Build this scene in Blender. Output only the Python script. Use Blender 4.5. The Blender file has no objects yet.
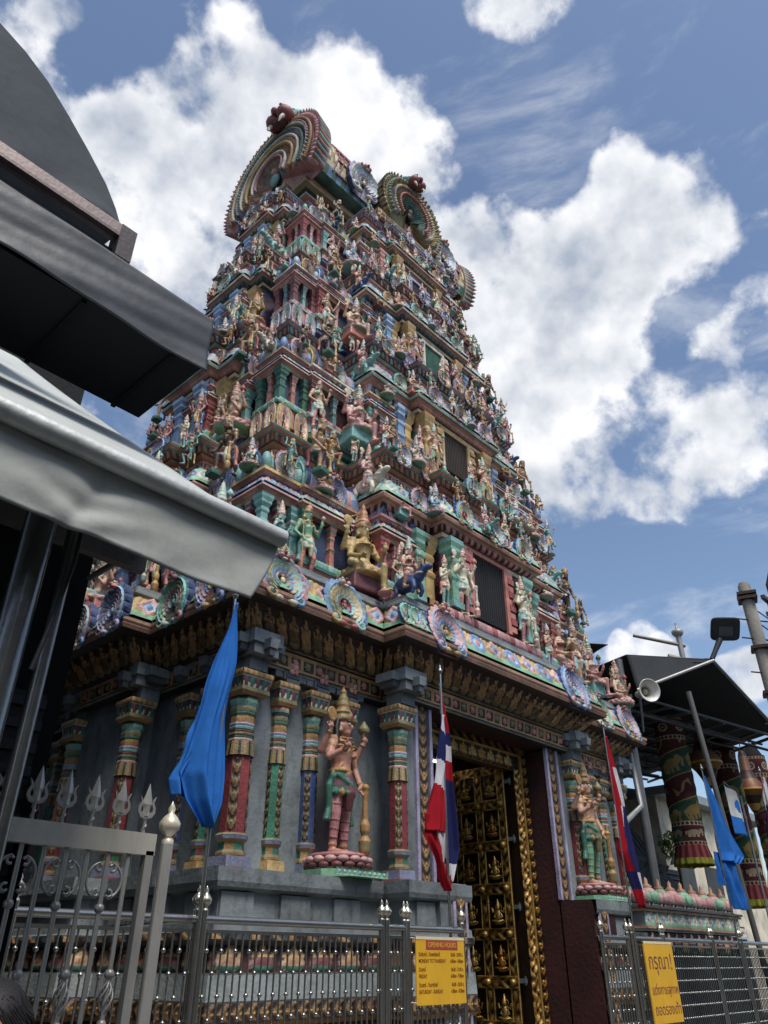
import bpy, math, random
import numpy as np
from mathutils import Vector, Matrix
from mathutils.bvhtree import BVHTree
R = math.radians
PI = math.pi
random.seed(7)
rng = np.random.RandomState(11)
scn = bpy.context.scene
COL = scn.collection

# ---------------------------------------------------------------- colours
def lin(h):
    h = h.lstrip('#'); o = []
    for i in (0, 2, 4):
        c = int(h[i:i+2], 16) / 255.
        o.append(c/12.92 if c <= .04045 else ((c+.055)/1.055)**2.4)
    return tuple(o)
K = {k: lin(v) for k, v in dict(
    pred='#8e1f24', pgreen='#2f8a6a', pblue='#3c5f9e', grey='#7c8486', dgrey='#4d5557', lgrey='#9aa3a3', black='#2a2c2f', soot='#161719',
    pink='#dfa79f', rose='#cf8a88', salmon='#d67f6c', red='#b04a48', maroon='#7e4044', dmaroon='#43201f',
    teal='#83c0b8', aqua='#a3d4cb', turq='#6fb0ae', green='#82bd94', dgreen='#3d7c66', olive='#8a8355',
    blue='#7397c6', dblue='#3d558c', navy='#33446a', lav='#b3aacb', sky='#a5c2dc',
    gold='#cfab60', ochre='#b8873f', dgold='#7d5c2a', cream='#e6d8b2', bone='#e8dfc8', white='#ece9e2',
    skin='#cf9077', tan='#b98a62', peach='#dba887', brown='#6d4a35', dbrown='#3a2a20', hair='#1c1817',
    yellow='#e3b02f', flagblue='#3a84da', thaired='#b3202e', thaiblue='#2b2f63', thaiwhite='#dedde2',
).items()}

# ---------------------------------------------------------------- mesh builder
def T(x=0, y=0, z=0):
    m = np.eye(4); m[:3, 3] = (x, y, z); return m
def RZ(a):
    m = np.eye(4); c, s = math.cos(a), math.sin(a); m[0, 0] = c; m[0, 1] = -s; m[1, 0] = s; m[1, 1] = c; return m
def RX(a):
    m = np.eye(4); c, s = math.cos(a), math.sin(a); m[1, 1] = c; m[1, 2] = -s; m[2, 1] = s; m[2, 2] = c; return m
def RY(a):
    m = np.eye(4); c, s = math.cos(a), math.sin(a); m[0, 0] = c; m[0, 2] = s; m[2, 0] = -s; m[2, 2] = c; return m
def S(x, y=None, z=None):
    if y is None: y = z = x
    m = np.eye(4); m[0, 0] = x; m[1, 1] = y; m[2, 2] = z; return m

class MB:
    def __init__(s, M=None):
        s.V = []; s.G = []; s.n = 0; s.M = M if M is not None else np.eye(4)
    def add(s, v, f, c, smooth=False, M=None):
        v = np.asarray(v, float)
        m = s.M if M is None else s.M @ M
        v = v @ m[:3, :3].T + m[:3, 3]
        f = np.asarray(f, int)
        c = np.asarray(c, float)
        if c.ndim == 1: c = np.tile(c, (len(f), 1))
        if np.linalg.det(m[:3, :3]) < 0: f = f[:, ::-1]
        s.V.append(v); s.G.append((f + s.n, c, smooth)); s.n += len(v)
    def merge(s, o, M=None):
        m = s.M if M is None else s.M @ M
        flip = np.linalg.det(m[:3, :3]) < 0
        for v in o.V: s.V.append(v @ m[:3, :3].T + m[:3, 3])
        for f, c, sm in o.G: s.G.append(((f[:, ::-1] if flip else f) + s.n, c, sm))
        s.n += o.n
    # --- primitives
    def box(s, c, d, col, M=None, top=1., smooth=False):
        x, y, z = d[0]/2, d[1]/2, d[2]/2; t = top
        v = [(-x,-y,-z),(x,-y,-z),(x,y,-z),(-x,y,-z),(-x*t,-y*t,z),(x*t,-y*t,z),(x*t,y*t,z),(-x*t,y*t,z)]
        v = np.array(v) + np.array(c)
        s.add(v, [(0,3,2,1),(4,5,6,7),(0,1,5,4),(1,2,6,5),(2,3,7,6),(3,0,4,7)], col, smooth, M)
    def lathe(s, prof, n, cols, M=None, smooth=True, ph=0., caps=True, sx=1., sy=1.):
        a = np.arange(n)*2*PI/n + ph
        rings = [np.stack([r*np.cos(a)*sx, r*np.sin(a)*sy, np.full(n, z)], 1) for r, z in prof]
        v = np.concatenate(rings); f = []; c = []
        for i in range(len(prof)-1):
            cc = cols if not isinstance(cols, list) else cols[min(i, len(cols)-1)]
            for k in range(n):
                k2 = (k+1) % n
                f.append((i*n+k, i*n+k2, (i+1)*n+k2, (i+1)*n+k))
                c.append(cc[k % len(cc)] if isinstance(cc, list) else cc)
        s.add(v, f, c, smooth, M)
        if caps:
            cb = cols[0] if isinstance(cols, list) else cols
            ct = cols[-1] if isinstance(cols, list) else cols
            cb = cb[0] if isinstance(cb, list) else cb; ct = ct[0] if isinstance(ct, list) else ct
            if prof[0][0] > 1e-4: s.add(rings[0], [tuple(range(n))[::-1]], cb, False, M)
            if prof[-1][0] > 1e-4: s.add(rings[-1], [tuple(range(n))], ct, False, M)
    def sq(s, prof, cols, M=None, sx=1., sy=1.):
        s.lathe([(r*math.sqrt(2), z) for r, z in prof], 4, cols, M, False, PI/4, True, sx, sy)
    def tube(s, pts, rad, col, n=8, M=None, cap=True, smooth=True):
        P = [np.array(p, float) for p in pts]; m = len(P)
        rad = [rad]*m if not hasattr(rad, '__len__') else rad
        ref = None; rings = []
        for i in range(m):
            d = P[min(i+1, m-1)] - P[max(i-1, 0)]; d = d/(np.linalg.norm(d)+1e-9)
            if ref is None:
                ref = np.array([0, 0, 1.]) if abs(d[2]) < .9 else np.array([1., 0, 0])
            a = ref - d*(ref@d); a /= (np.linalg.norm(a)+1e-9); ref = a; b = np.cross(d, a)
            t = np.arange(n)*2*PI/n
            rings.append(P[i] + rad[i]*(np.cos(t)[:, None]*a + np.sin(t)[:, None]*b))
        v = np.concatenate(rings); f = []
        for i in range(m-1):
            for k in range(n):
                k2 = (k+1) % n; f.append((i*n+k, i*n+k2, (i+1)*n+k2, (i+1)*n+k))
        s.add(v, f, col, smooth, M)
        if cap:
            s.add(rings[0], [tuple(range(n))[::-1]], col, False, M); s.add(rings[-1], [tuple(range(n))], col, False, M)
    def ell(s, c, r, col, nu=10, nv=7, M=None):
        r = (r, r, r) if not hasattr(r, '__len__') else r
        a = np.arange(nu)*2*PI/nu; v = [(0, 0, -1)]
        for j in range(1, nv):
            t = -PI/2 + PI*j/nv
            v += [(math.cos(t)*math.cos(x), math.cos(t)*math.sin(x), math.sin(t)) for x in a]
        v.append((0, 0, 1)); q = []; tr = []
        for j in range(nv-2):
            for k in range(nu):
                k2 = (k+1) % nu
                q.append((1+j*nu+k, 1+j*nu+k2, 1+(j+1)*nu+k2, 1+(j+1)*nu+k))
        L = len(v)-1
        for k in range(nu):
            k2 = (k+1) % nu
            tr.append((0, 1+k2, 1+k)); tr.append((L, 1+(nv-2)*nu+k, 1+(nv-2)*nu+k2))
        v = np.array(v)*np.array(r)+np.array(c)
        s.add(v, q, col, True, M)
        s.G.append((np.array(tr, int)+s.n-len(v), np.tile(np.array(col, float), (len(tr), 1)), True))
        if np.linalg.det((s.M if M is None else s.M@M)[:3, :3]) < 0:
            f, c2, sm = s.G[-1]; s.G[-1] = (f[:, ::-1], c2, sm)
    def ring(s, c, Rr, r, col, n=14, m=6, M=None, sx=1., sy=1.):
        pts = [(c[0]+Rr*math.cos(a)*sx, c[1]+Rr*math.sin(a)*sy, c[2]) for a in np.arange(n+1)*2*PI/n]
        s.tube(pts, r, col, m, M, False)
    def patch(s, a, b, c, d, fn, du, amp, smooth=True, M=None, ends=True, nvmin=6):
        """relief sheet between bottom edge a-b and top edge d-c"""
        a, b, c, d = [np.array(p, float) for p in (a, b, c, d)]
        L = np.linalg.norm(b-a); Hh = np.linalg.norm(d-a)
        nu = max(2, int(L/du)); nv = max(nvmin, int(Hh/du))
        u = np.linspace(0, 1, nu+1); v = np.linspace(0, 1, nv+1)
        U, Vv = np.meshgrid(u, v)
        P = ((1-U)*(1-Vv))[..., None]*a+(U*(1-Vv))[..., None]*b+(U*Vv)[..., None]*c+((1-U)*Vv)[..., None]*d
        nrm = np.cross(b-a, d-a); nrm = nrm/np.linalg.norm(nrm)
        h, _ = fn(U*L, Vv, Hh)
        w = np.clip(np.minimum(U, 1-U)*L/(.06), 0, 1) if ends else 1.
        P = P + (h*w*amp)[..., None]*nrm
        uc = (U[:-1, :-1]+U[1:, 1:])/2; vc = (Vv[:-1, :-1]+Vv[1:, 1:])/2
        _, cc = fn(uc*L, vc, Hh)
        idx = np.arange((nu+1)*(nv+1)).reshape(nv+1, nu+1)
        f = np.stack([idx[:-1, :-1], idx[:-1, 1:], idx[1:, 1:], idx[1:, :-1]], -1).reshape(-1, 4)
        s.add(P.reshape(-1, 3), f, cc.reshape(-1, 3), smooth, M)
    # --- output
    def mesh(s, name, mat):
        me = bpy.data.meshes.new(name)
        v = np.concatenate(s.V)
        lt = np.concatenate([np.full(len(f), f.shape[1]) for f, _, _ in s.G])
        lv = np.concatenate([f.reshape(-1) for f, _, _ in s.G])
        sm = np.concatenate([np.full(len(f), x, bool) for f, _, x in s.G])
        cc = np.concatenate([c for _, c, _ in s.G])
        me.vertices.add(len(v)); me.vertices.foreach_set('co', v.astype(np.float32).ravel())
        me.loops.add(len(lv)); me.loops.foreach_set('vertex_index', lv.astype(np.int32))
        me.polygons.add(len(lt))
        me.polygons.foreach_set('loop_start', np.concatenate([[0], np.cumsum(lt)[:-1]]).astype(np.int32))
        me.polygons.foreach_set('use_smooth', sm)
        at = me.color_attributes.new('paint', 'FLOAT_COLOR', 'CORNER')
        lc = np.repeat(np.concatenate([cc, np.ones((len(cc), 1))], 1), lt, 0)
        at.data.foreach_set('color', lc.astype(np.float32).ravel())
        me.update(calc_edges=True); me.validate()
        if mat: me.materials.append(mat)
        return me
    def build(s, name, mat, parent=None, loc=None, rz=0., sc=1.):
        return put(name, s.mesh(name, mat), parent, loc, rz, sc)

def put(name, me, parent=None, loc=None, rz=0., sc=1.):
    o = bpy.data.objects.new(name, me); COL.objects.link(o)
    if parent: o.parent = parent
    if loc is not None: o.location = loc
    o.rotation_euler = (0, 0, rz)
    o.scale = (sc, sc, sc) if not hasattr(sc, '__len__') else sc
    return o
def tag(o, label=None, cat=None, group=None, kind=None):
    if label: o['label'] = label
    if cat: o['category'] = cat
    if group: o['group'] = group
    if kind: o['kind'] = kind
    return o
def empty(name, loc, label, cat, group=None, rz=0.):
    o = bpy.data.objects.new(name, None); COL.objects.link(o); o.location = loc; o.rotation_euler = (0, 0, rz)
    o.empty_display_size = .2
    return tag(o, label, cat, group)

# ---------------------------------------------------------------- materials
def mat(name, rough=.6, metal=0., bump=.3, bscale=30., vary=.25, vscale=3., dirt=.35, dcol='#3b3630', attr=True, base=None, spec=.5, sat=1., val=1., trans=0.):
    m = bpy.data.materials.new(name); m.use_nodes = True
    nt = m.node_tree; N = nt.nodes; L = nt.links; N.clear()
    out = N.new('ShaderNodeOutputMaterial'); bs = N.new('ShaderNodeBsdfPrincipled'); L.new(bs.outputs[0], out.inputs[0])
    geo_ = N.new('ShaderNodeNewGeometry'); POS = geo_.outputs['Position']
    if attr:
        at = N.new('ShaderNodeAttribute'); at.attribute_name = 'paint'; c = at.outputs['Color']
    else:
        rgb = N.new('ShaderNodeRGB'); rgb.outputs[0].default_value = (*base, 1); c = rgb.outputs[0]
    if vary > 0:
        n1 = N.new('ShaderNodeTexNoise'); n1.inputs['Scale'].default_value = vscale; n1.inputs['Detail'].default_value = 6
        L.new(POS, n1.inputs['Vector'])
        mr = N.new('ShaderNodeMapRange'); mr.inputs[1].default_value = .3; mr.inputs[2].default_value = .7
        mr.inputs[3].default_value = 1-vary; mr.inputs[4].default_value = 1+vary*.6
        L.new(n1.outputs[0], mr.inputs[0])
        mx = N.new('ShaderNodeMix'); mx.data_type = 'RGBA'; mx.blend_type = 'MULTIPLY'; mx.inputs[0].default_value = 1
        L.new(c, mx.inputs[6]); L.new(mr.outputs[0], mx.inputs[7]); c = mx.outputs[2]
    if dirt > 0:
        n2 = N.new('ShaderNodeTexNoise'); n2.inputs['Scale'].default_value = vscale*4; n2.inputs['Detail'].default_value = 8; n2.inputs['Roughness'].default_value = .7
        mp = N.new('ShaderNodeMapping'); mp.inputs['Scale'].default_value = (1, 1, .35)
        L.new(POS, mp.inputs[0]); L.new(mp.outputs[0], n2.inputs['Vector'])
        m2 = N.new('ShaderNodeMapRange'); m2.inputs[1].default_value = .5; m2.inputs[2].default_value = .75; m2.inputs[3].default_value = 0; m2.inputs[4].default_value = dirt
        L.new(n2.outputs[0], m2.inputs[0])
        mx2 = N.new('ShaderNodeMix'); mx2.data_type = 'RGBA'; mx2.inputs[7].default_value = (*lin(dcol), 1)
        L.new(m2.outputs[0], mx2.inputs[0]); L.new(c, mx2.inputs[6]); c = mx2.outputs[2]
    if sat != 1 or val != 1:
        hs = N.new('ShaderNodeHueSaturation'); hs.inputs['Saturation'].default_value = sat; hs.inputs['Value'].default_value = val; L.new(c, hs.inputs['Color']); c = hs.outputs[0]
    L.new(c, bs.inputs['Base Color'])
    bs.inputs['Roughness'].default_value = rough; bs.inputs['Metallic'].default_value = metal
    bs.inputs['Specular IOR Level'].default_value = spec
    if trans > 0:
        tr_ = N.new('ShaderNodeBsdfTranslucent'); L.new(c, tr_.inputs['Color']); mxs = N.new('ShaderNodeMixShader'); mxs.inputs[0].default_value = trans
        L.new(bs.outputs[0], mxs.inputs[1]); L.new(tr_.outputs[0], mxs.inputs[2]); L.new(mxs.outputs[0], out.inputs[0])
    if bump > 0:
        n3 = N.new('ShaderNodeTexNoise'); n3.inputs['Scale'].default_value = bscale; n3.inputs['Detail'].default_value = 4
        L.new(POS, n3.inputs['Vector'])
        bp = N.new('ShaderNodeBump'); bp.inputs['Strength'].default_value = bump; bp.inputs['Distance'].default_value = .02
        L.new(n3.outputs[0], bp.inputs['Height']); L.new(bp.outputs[0], bs.inputs['Normal'])
    return m
PAINT = mat('painted_plaster', .55, 0, .6, 24, .4, 2.1, .62, '#473e37', sat=.86, val=.88)
STONE = mat('grey_plaster', .78, 0, .55, 14, .4, 1.3, .72, '#222322')
STATUE = mat('painted_statue', .42, 0, .45, 60, .32, 5, .6, '#3f372f', sat=.9, val=.84)
GOLD = mat('gilded_metal', .36, .6, .55, 45, .4, 5, .65, '#150f08', val=.75)
GOLDF = mat('gilded_frame', .42, .5, .5, 45, .35, 5, .6, '#1c140a', val=.8)
STEEL = mat('stainless_steel', .27, .92, .08, 20, .18, 2, .25, '#4a4843')
POLE = mat('brushed_pipe', .38, .35, .06, 20, .15, 2, .25, '#4a4843')
DULL = mat('dull_metal', .5, .4, .15, 30, .2, 3, .3)
CLOTH = mat('flag_cloth', .85, 0, .3, 90, .16, 5, .15, '#30302c', spec=.15, trans=.3)
TARP = mat('tarpaulin', .85, 0, .4, 7, .12, 1.4, .2, '#1a1a1a', spec=.2)
SHEEN = mat('glossy_tarpaulin', .5, 0, .4, 6, .14, 1.4, .2, '#1a1a1a', spec=.45)
SIGN = mat('sign_board', .45, 0, .05, 10, .08, 3, .12)
SKIN = mat('person_surface', .6, 0, .1, 80, .1, 5, 0)
GROUND = mat('asphalt', .9, 0, .6, 60, .25, .6, .3, attr=False, base=(.05, .05, .052))
PAVE = mat('paving', .85, 0, .4, 40, .25, .8, .3, attr=False, base=(.22, .215, .2))
LEAF = mat('leaves', .55, 0, .2, 30, .35, 4, .0)
CONC = mat('weathered_concrete', .9, 0, .6, 25, .3, 1.6, .45, '#2d2a26')
def emit(name, col, st):
    m = bpy.data.materials.new(name); m.use_nodes = True; b = m.node_tree.nodes['Principled BSDF']
    b.inputs['Base Color'].default_value = (*col, 1); b.inputs['Emission Color'].default_value = (*col, 1); b.inputs['Emission Strength'].default_value = st
    return m
TUBE = emit('lamp_tube', (1, .97, .92), 4.)

# ---------------------------------------------------------------- relief patterns  fn(u metres, v 0..1, H) -> height 0..1, colour
def pal(*n): return np.array([K[x] for x in n])
def g(x, y, cx, cy, rx, ry):
    q = ((x-cx)/rx)**2+((y-cy)/ry)**2
    return np.sqrt(np.clip(1-q, 0, 1))
def fn_figures(p, cols):
    P = pal(*cols)
    def fn(u, v, H):
        x = (u/p) % 1-.5; k = (np.floor(u/p)).astype(int)
        h = np.maximum.reduce([g(x, v, 0, .74, .17, .15), g(x, v, 0, .45, .26, .25)*.8, g(x, v, -.25, .28, .16, .24)*.8, g(x, v, .25, .28, .16, .24)*.8,
                               g(x, v, 0, .93, .1, .1)*.7, g(x, v, -.3, .62, .1, .16)*.5, g(x, v, .3, .62, .1, .16)*.5, g(x, v, 0, .14, .34, .12)*.7])
        h = h*(.8+.2*np.sin(u*97+v*41))
        ci = np.where(h < .12, 0, 1+(k % 2)); ci = np.where((h > .2) & (v > .6) & (h < .6), 3, ci); ci = np.where((v < .2) & (h > .2), 4, ci)
        return h, P[ci]
    return fn
def fn_panels(p, cols):
    P = pal(*cols)
    def fn(u, v, H):
        x = np.abs((u/p) % 1-.5); k = np.floor(u/p).astype(int)
        fr = np.maximum(x-.4, np.abs(v-.5)-.36); rim = (fr > 0)
        h = np.where(rim, .8, np.maximum(g((u/p) % 1-.5, v, 0, .5, .24, .28), .15*np.sin(u*60)*np.sin(v*18)))
        return h, P[np.where(rim, 0, np.where(h > .3, 1+k % 2, 3))]
    return fn
def fn_scroll(p, cols):
    P = pal(*cols)
    def fn(u, v, H):
        t = u/p*2*PI; c = .5+.26*np.sin(t); d = np.abs(v-c)
        st = np.clip(1-d/.13, 0, 1)
        x1 = (u/p-.25) % 1-.5; x2 = (u/p+.25) % 1-.5
        r1 = np.hypot(x1*p/H, v-.3); r2 = np.hypot(x2*p/H, v-.7)
        sw = np.maximum(np.clip(.24-r1, 0, 1)*3*(.6+.4*np.sin(r1*50+np.arctan2(v-.3, x1)*2)), np.clip(.24-r2, 0, 1)*3*(.6+.4*np.sin(r2*50+np.arctan2(v-.7, x2)*2)))
        h = np.clip(np.maximum(st*.7, sw), 0, 1)
        return h, P[np.where(h < .1, 0, np.where(st > sw, 1, np.where(v < .5, 2, 3)))]
    return fn
def fn_floral(p, cols):
    P = pal(*cols)
    def fn(u, v, H):
        k = np.floor(u/p).astype(int) % 2; x = ((u/p) % 1-.5)*p/H
        q0 = np.abs(x)/.40+np.abs(v-.55)/.46
        q1 = np.hypot(x, (v-.52))/.40
        q = np.where(k == 0, q0, q1)
        h = np.where(q < .3, .95, np.where(q < .62, .55, np.where(q < 1, .85, 0)))
        wave = .2+.09*np.abs(np.sin(u/p*PI*3))
        lf = v < wave
        h = np.where((q >= 1), np.where(lf, .7, .2+.3*np.abs(np.sin(u*23)*np.sin(v*9+u*5))), h)
        ci = np.where(q < .3, np.where(k == 0, 4, 5), np.where(q < .62, np.where(k == 0, 1, 2), np.where(q < 1, np.where(k == 0, 3, 4), np.where(lf, 6, 0))))
        return h, P[ci]
    return fn
def fn_petals(p, cols):
    P = pal(*cols)
    def fn(u, v, H):
        x = (u/p) % 1-.5; k = np.floor(u/p).astype(int)
        e = 1-np.abs(x*2)**2.2
        h = np.where(v < e, np.sqrt(np.clip(e-v*.6, 0, 1))*(1-np.abs(x)*1.2), .05)
        return np.clip(h, 0, 1), P[np.where(v > e, 0, np.where(np.abs(x) > .3, 1, 2+k % 2))]
    return fn
def fn_rope(p, cols):
    P = pal(*cols)
    def fn(u, v, H):
        x = (u/p) % 1-.5
        h = np.sqrt(np.clip(1-(2*v-1)**2, 0, 1))*(.65+.35*np.sqrt(np.clip(1-(2*x)**2, 0, 1)))
        k = np.floor(u/p).astype(int)
        return h, P[k % len(P)]
    return fn
def fn_leaf(p, cols):
    P = pal(*cols)
    def fn(u, v, H):
        x = (u/p) % 1; k = np.floor(u/p).astype(int); y = np.abs(v-.5)*2
        a = np.clip(1-np.abs((x-.15-.6*y**1.3)/.32), 0, 1)*(y < .95); b = np.clip(1-np.hypot((x-.5), (v-.5)*1.3)/.2, 0, 1)
        c = np.clip(1-np.hypot((x-.0), (v-.5)*1.6)/.16, 0, 1)+np.clip(1-np.hypot((x-1.), (v-.5)*1.6)/.16, 0, 1)
        h = np.clip(np.maximum.reduce([a*.8*(.75+.25*np.sin(y*26)), b, c*.9]), 0, 1)
        return h, P[np.where(h < .12, 0, np.where(h < .4, 1, np.where(h < .75, 2, 3)))]
    return fn
def fn_carve(s, cols):
    P = pal(*cols)
    def fn(u, v, H):
        y = v*H
        h = .5+.25*np.sin(u*s*7+2.2*np.sin(y*s*5))+.25*np.sin(y*s*8+2*np.sin(u*s*4+1))
        return h, P[np.clip((h*len(P)).astype(int), 0, len(P)-1)]
    return fn

# ---------------------------------------------------------------- horseshoe arch (kudu) in the XZ plane facing -Y
def kudu(Rr, th, cols, nt=44, face=True, lobes=15, figure=True, hole=.2, fcols=('dgreen', 'red', 'rose', 'bone'), rim='rose', a0=-58, feet=True, edge='dblue', ridge=.12, alt=(4, 8)):
    mb = MB()
    rs = np.array([hole, .27, .30, .42, .45, .58, .61, .72, .76, .86, .90, 1.0])
    hs = np.array([.1, .55, .3, .6, .35, .75, .45, .85, .55, .95, .7, .55])
    a = np.linspace(R(a0), R(180-a0), nt*2+1)
    lob = np.abs(np.sin((a-a[0])/(a[-1]-a[0])*PI*lobes))
    V = []; nr = len(rs)
    for j, (r, h) in enumerate(zip(rs, hs)):
        rr = r*(1+.09*lob*(j == nr-1)+.03*lob*(j in (5, 7)))
        hh = h+ridge*lob*(j % 2 == 1)
        V.append(np.stack([Rr*rr*np.cos(a), -th*hh, Rr*rr*np.sin(a)*1.04], 1))
    V.append(np.stack([Rr*1.03*np.cos(a), np.full(len(a), th*.6), Rr*1.03*np.sin(a)*1.04], 1))
    V = np.stack(V); n = len(a); v = V.reshape(-1, 3); f = []; c = []
    for j in range(nr):
        cj = cols[min(j//2, len(cols)-1)] if j < nr-1 else edge
        if j == nr-2: cj = rim
        for k in range(n-1):
            f.append((j*n+k, j*n+k+1, (j+1)*n+k+1, (j+1)*n+k))
            if j in alt: cj2 = cols[(j//2+1) % len(cols)] if (k//2) % 2 else cols[j//2 % len(cols)]
            else: cj2 = cj
            c.append(K[cj2])
    f = [q[::-1] for q in f]
    mb.add(v, f, c, False)
    bk_ = np.concatenate([V[-1], [[0, th*.6, 0]]]); mb.add(bk_, [(k, n, k+1) for k in range(n-1)], K[edge])
    for k in (0, n-1): mb.add(np.concatenate([V[:, k], [[0, th*.6, V[-1][k][2]]]]), [tuple(range(nr+2)) if k else tuple(range(nr+2))[::-1]], K[rim])
    mb.lathe([(Rr*hole*1.25, 0), (Rr*hole*1.25, th*.1)], 12, K['black'], RX(PI/2), False)
    if figure:
        mb.ell((0, -th*.35, -Rr*.02), (Rr*.10, th*.3, Rr*.14), K[cols[0]], 8, 6); mb.ell((0, -th*.4, Rr*.15), Rr*.065, K['skin'], 8, 6)
    # curled feet of the arch
    for sx in ((-1, 1) if feet else ()):
        ct = (sx*Rr*.62, -th*.5, -Rr*.72)
        pts = [(ct[0]+Rr*(.30-.022*i)*math.cos(R(60+i*36))*sx, ct[1]-.3*th*i/14, ct[2]+Rr*(.30-.022*i)*math.sin(R(60+i*36))) for i in range(13)]
        mb.tube(pts, [Rr*.075]*13, K[cols[1 if sx > 0 else 2]], 6)
        mb.ell(ct, (Rr*.16, th*.5, Rr*.16), K[fcols[0]], 8, 6)
        mb.ell((sx*Rr*.30, -th*.5, -Rr*.86), (Rr*.2, th*.5, Rr*.12), K[cols[0]], 8, 6)
    if face:   # lion face over the crown of the arch
        z = Rr*1.02
        mb.ell((0, -th*.4, z), (Rr*.24, th*.9, Rr*.17), K[fcols[0]], 10, 8)
        for sx in (-1, 1):
            mb.ell((sx*Rr*.13, -th*1.15, z-Rr*.13), (Rr*.13, th*.6, Rr*.11), K[fcols[2]], 8, 6)
            mb.ell((sx*Rr*.1, -th*1.2, z+Rr*.06), Rr*.055, K[fcols[3]], 8, 6)
            mb.ell((sx*Rr*.22, -th*.5, z+Rr*.14), (Rr*.07, th*.4, Rr*.12), K[fcols[1]], 8, 6)
        mb.ell((0, -th*1.5, z-Rr*.02), (Rr*.07, th*.4, Rr*.07), K[fcols[1]], 8, 6)
        mb.box((0, -th*1.2, z-Rr*.24), (Rr*.2, th*.4, Rr*.05), K[fcols[3]])
    return mb
ARCHCOLS = [(['cream', 'blue', 'gold', 'aqua', 'sky', 'rose'], 'rose'), (['red', 'aqua', 'gold', 'cream', 'teal', 'sky'], 'blue'),
            (['gold', 'blue', 'lav', 'pink', 'sky', 'blue'], 'pink'), (['aqua', 'rose', 'cream', 'green', 'teal', 'aqua'], 'teal'),
            (['cream', 'salmon', 'pink', 'cream', 'gold', 'ochre'], 'gold'), (['sky', 'lav', 'pink', 'blue', 'sky', 'lav'], 'blue'),
            (['bone', 'lav', 'white', 'sky', 'cream', 'white'], 'lav')]
_ku = {}
def kudu_mesh(i, face=True, nt=30):
    if (i, face) not in _ku:
        cs, rim = ARCHCOLS[i % len(ARCHCOLS)]
        fc = [('dgreen', 'red', 'rose', 'bone'), ('teal', 'maroon', 'pink', 'bone'), ('olive', 'red', 'salmon', 'white')][i % 3]
        _ku[(i, face)] = kudu(1., .24, cs, nt, face, 13+i % 3, True, .2, fc, rim).mesh('arch_ornament', PAINT)
    return _ku[(i, face)]
_km = {}
def kudu_mb(i, face=False, nt=18):
    if (i, face) not in _km:
        cs, rim = ARCHCOLS[i % len(ARCHCOLS)]
        _km[(i, face)] = kudu(1., .26, cs, nt, face, 9, False, .2, ('dgreen', 'red', 'rose', 'bone'), rim)
    return _km[(i, face)]

# ---------------------------------------------------------------- building helpers
def outline(left, front, d):
    """left: [(b,x) from the centre bay outwards ..., (hy,hx)], front the same; closed ring CCW from the middle of the left face"""
    q = []
    L = [(b+d, x+d) for b, x in left]; F = [(b+d, y+d) for b, y in front]
    for i, (b, x) in enumerate(L):
        if i: q.append((-x, -L[i-1][0]))
        q.append((-x, -b))
    # last L point is the corner (-hx,-hy)
    for i in range(len(F)-2, -1, -1):
        q.append((-F[i][0], -F[i+1][1])); q.append((-F[i][0], -F[i][1]))
    h1 = q + [(-x, y) for x, y in q[::-1]]
    return np.array(h1 + [(-x, -y) for x, y in h1])
def wallring(mb, left, front, prof, rmb=None):
    """prof: list of (d, z, spec); spec colours the strip below that point: a colour name, or (fn, du, amp) relief"""
    for (d0, z0, _), (d1, z1, sp) in zip(prof[:-1], prof[1:]):
        P0 = outline(left, front, d0); P1 = outline(left, front, d1); n = len(P0)
        if isinstance(sp, str):
            v = np.concatenate([np.column_stack([P0, np.full(n, z0)]), np.column_stack([P1, np.full(n, z1)])])
            mb.add(v, [(i, (i+1) % n, n+(i+1) % n, n+i) for i in range(n)], K[sp])
        else:
            fn, du, amp = sp
            for i in range(n):
                j = (i+1) % n
                if np.linalg.norm(P0[i]-P0[j]) < .03: continue
                vis = (P0[i][1]+P0[j][1])/2 < .2 or P0[i][0]+P0[j][0] < 0
                mb.patch((*P0[i], z0), (*P0[j], z0), (*P1[j], z1), (*P1[i], z1), fn, du if vis else du*4, amp)

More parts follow.
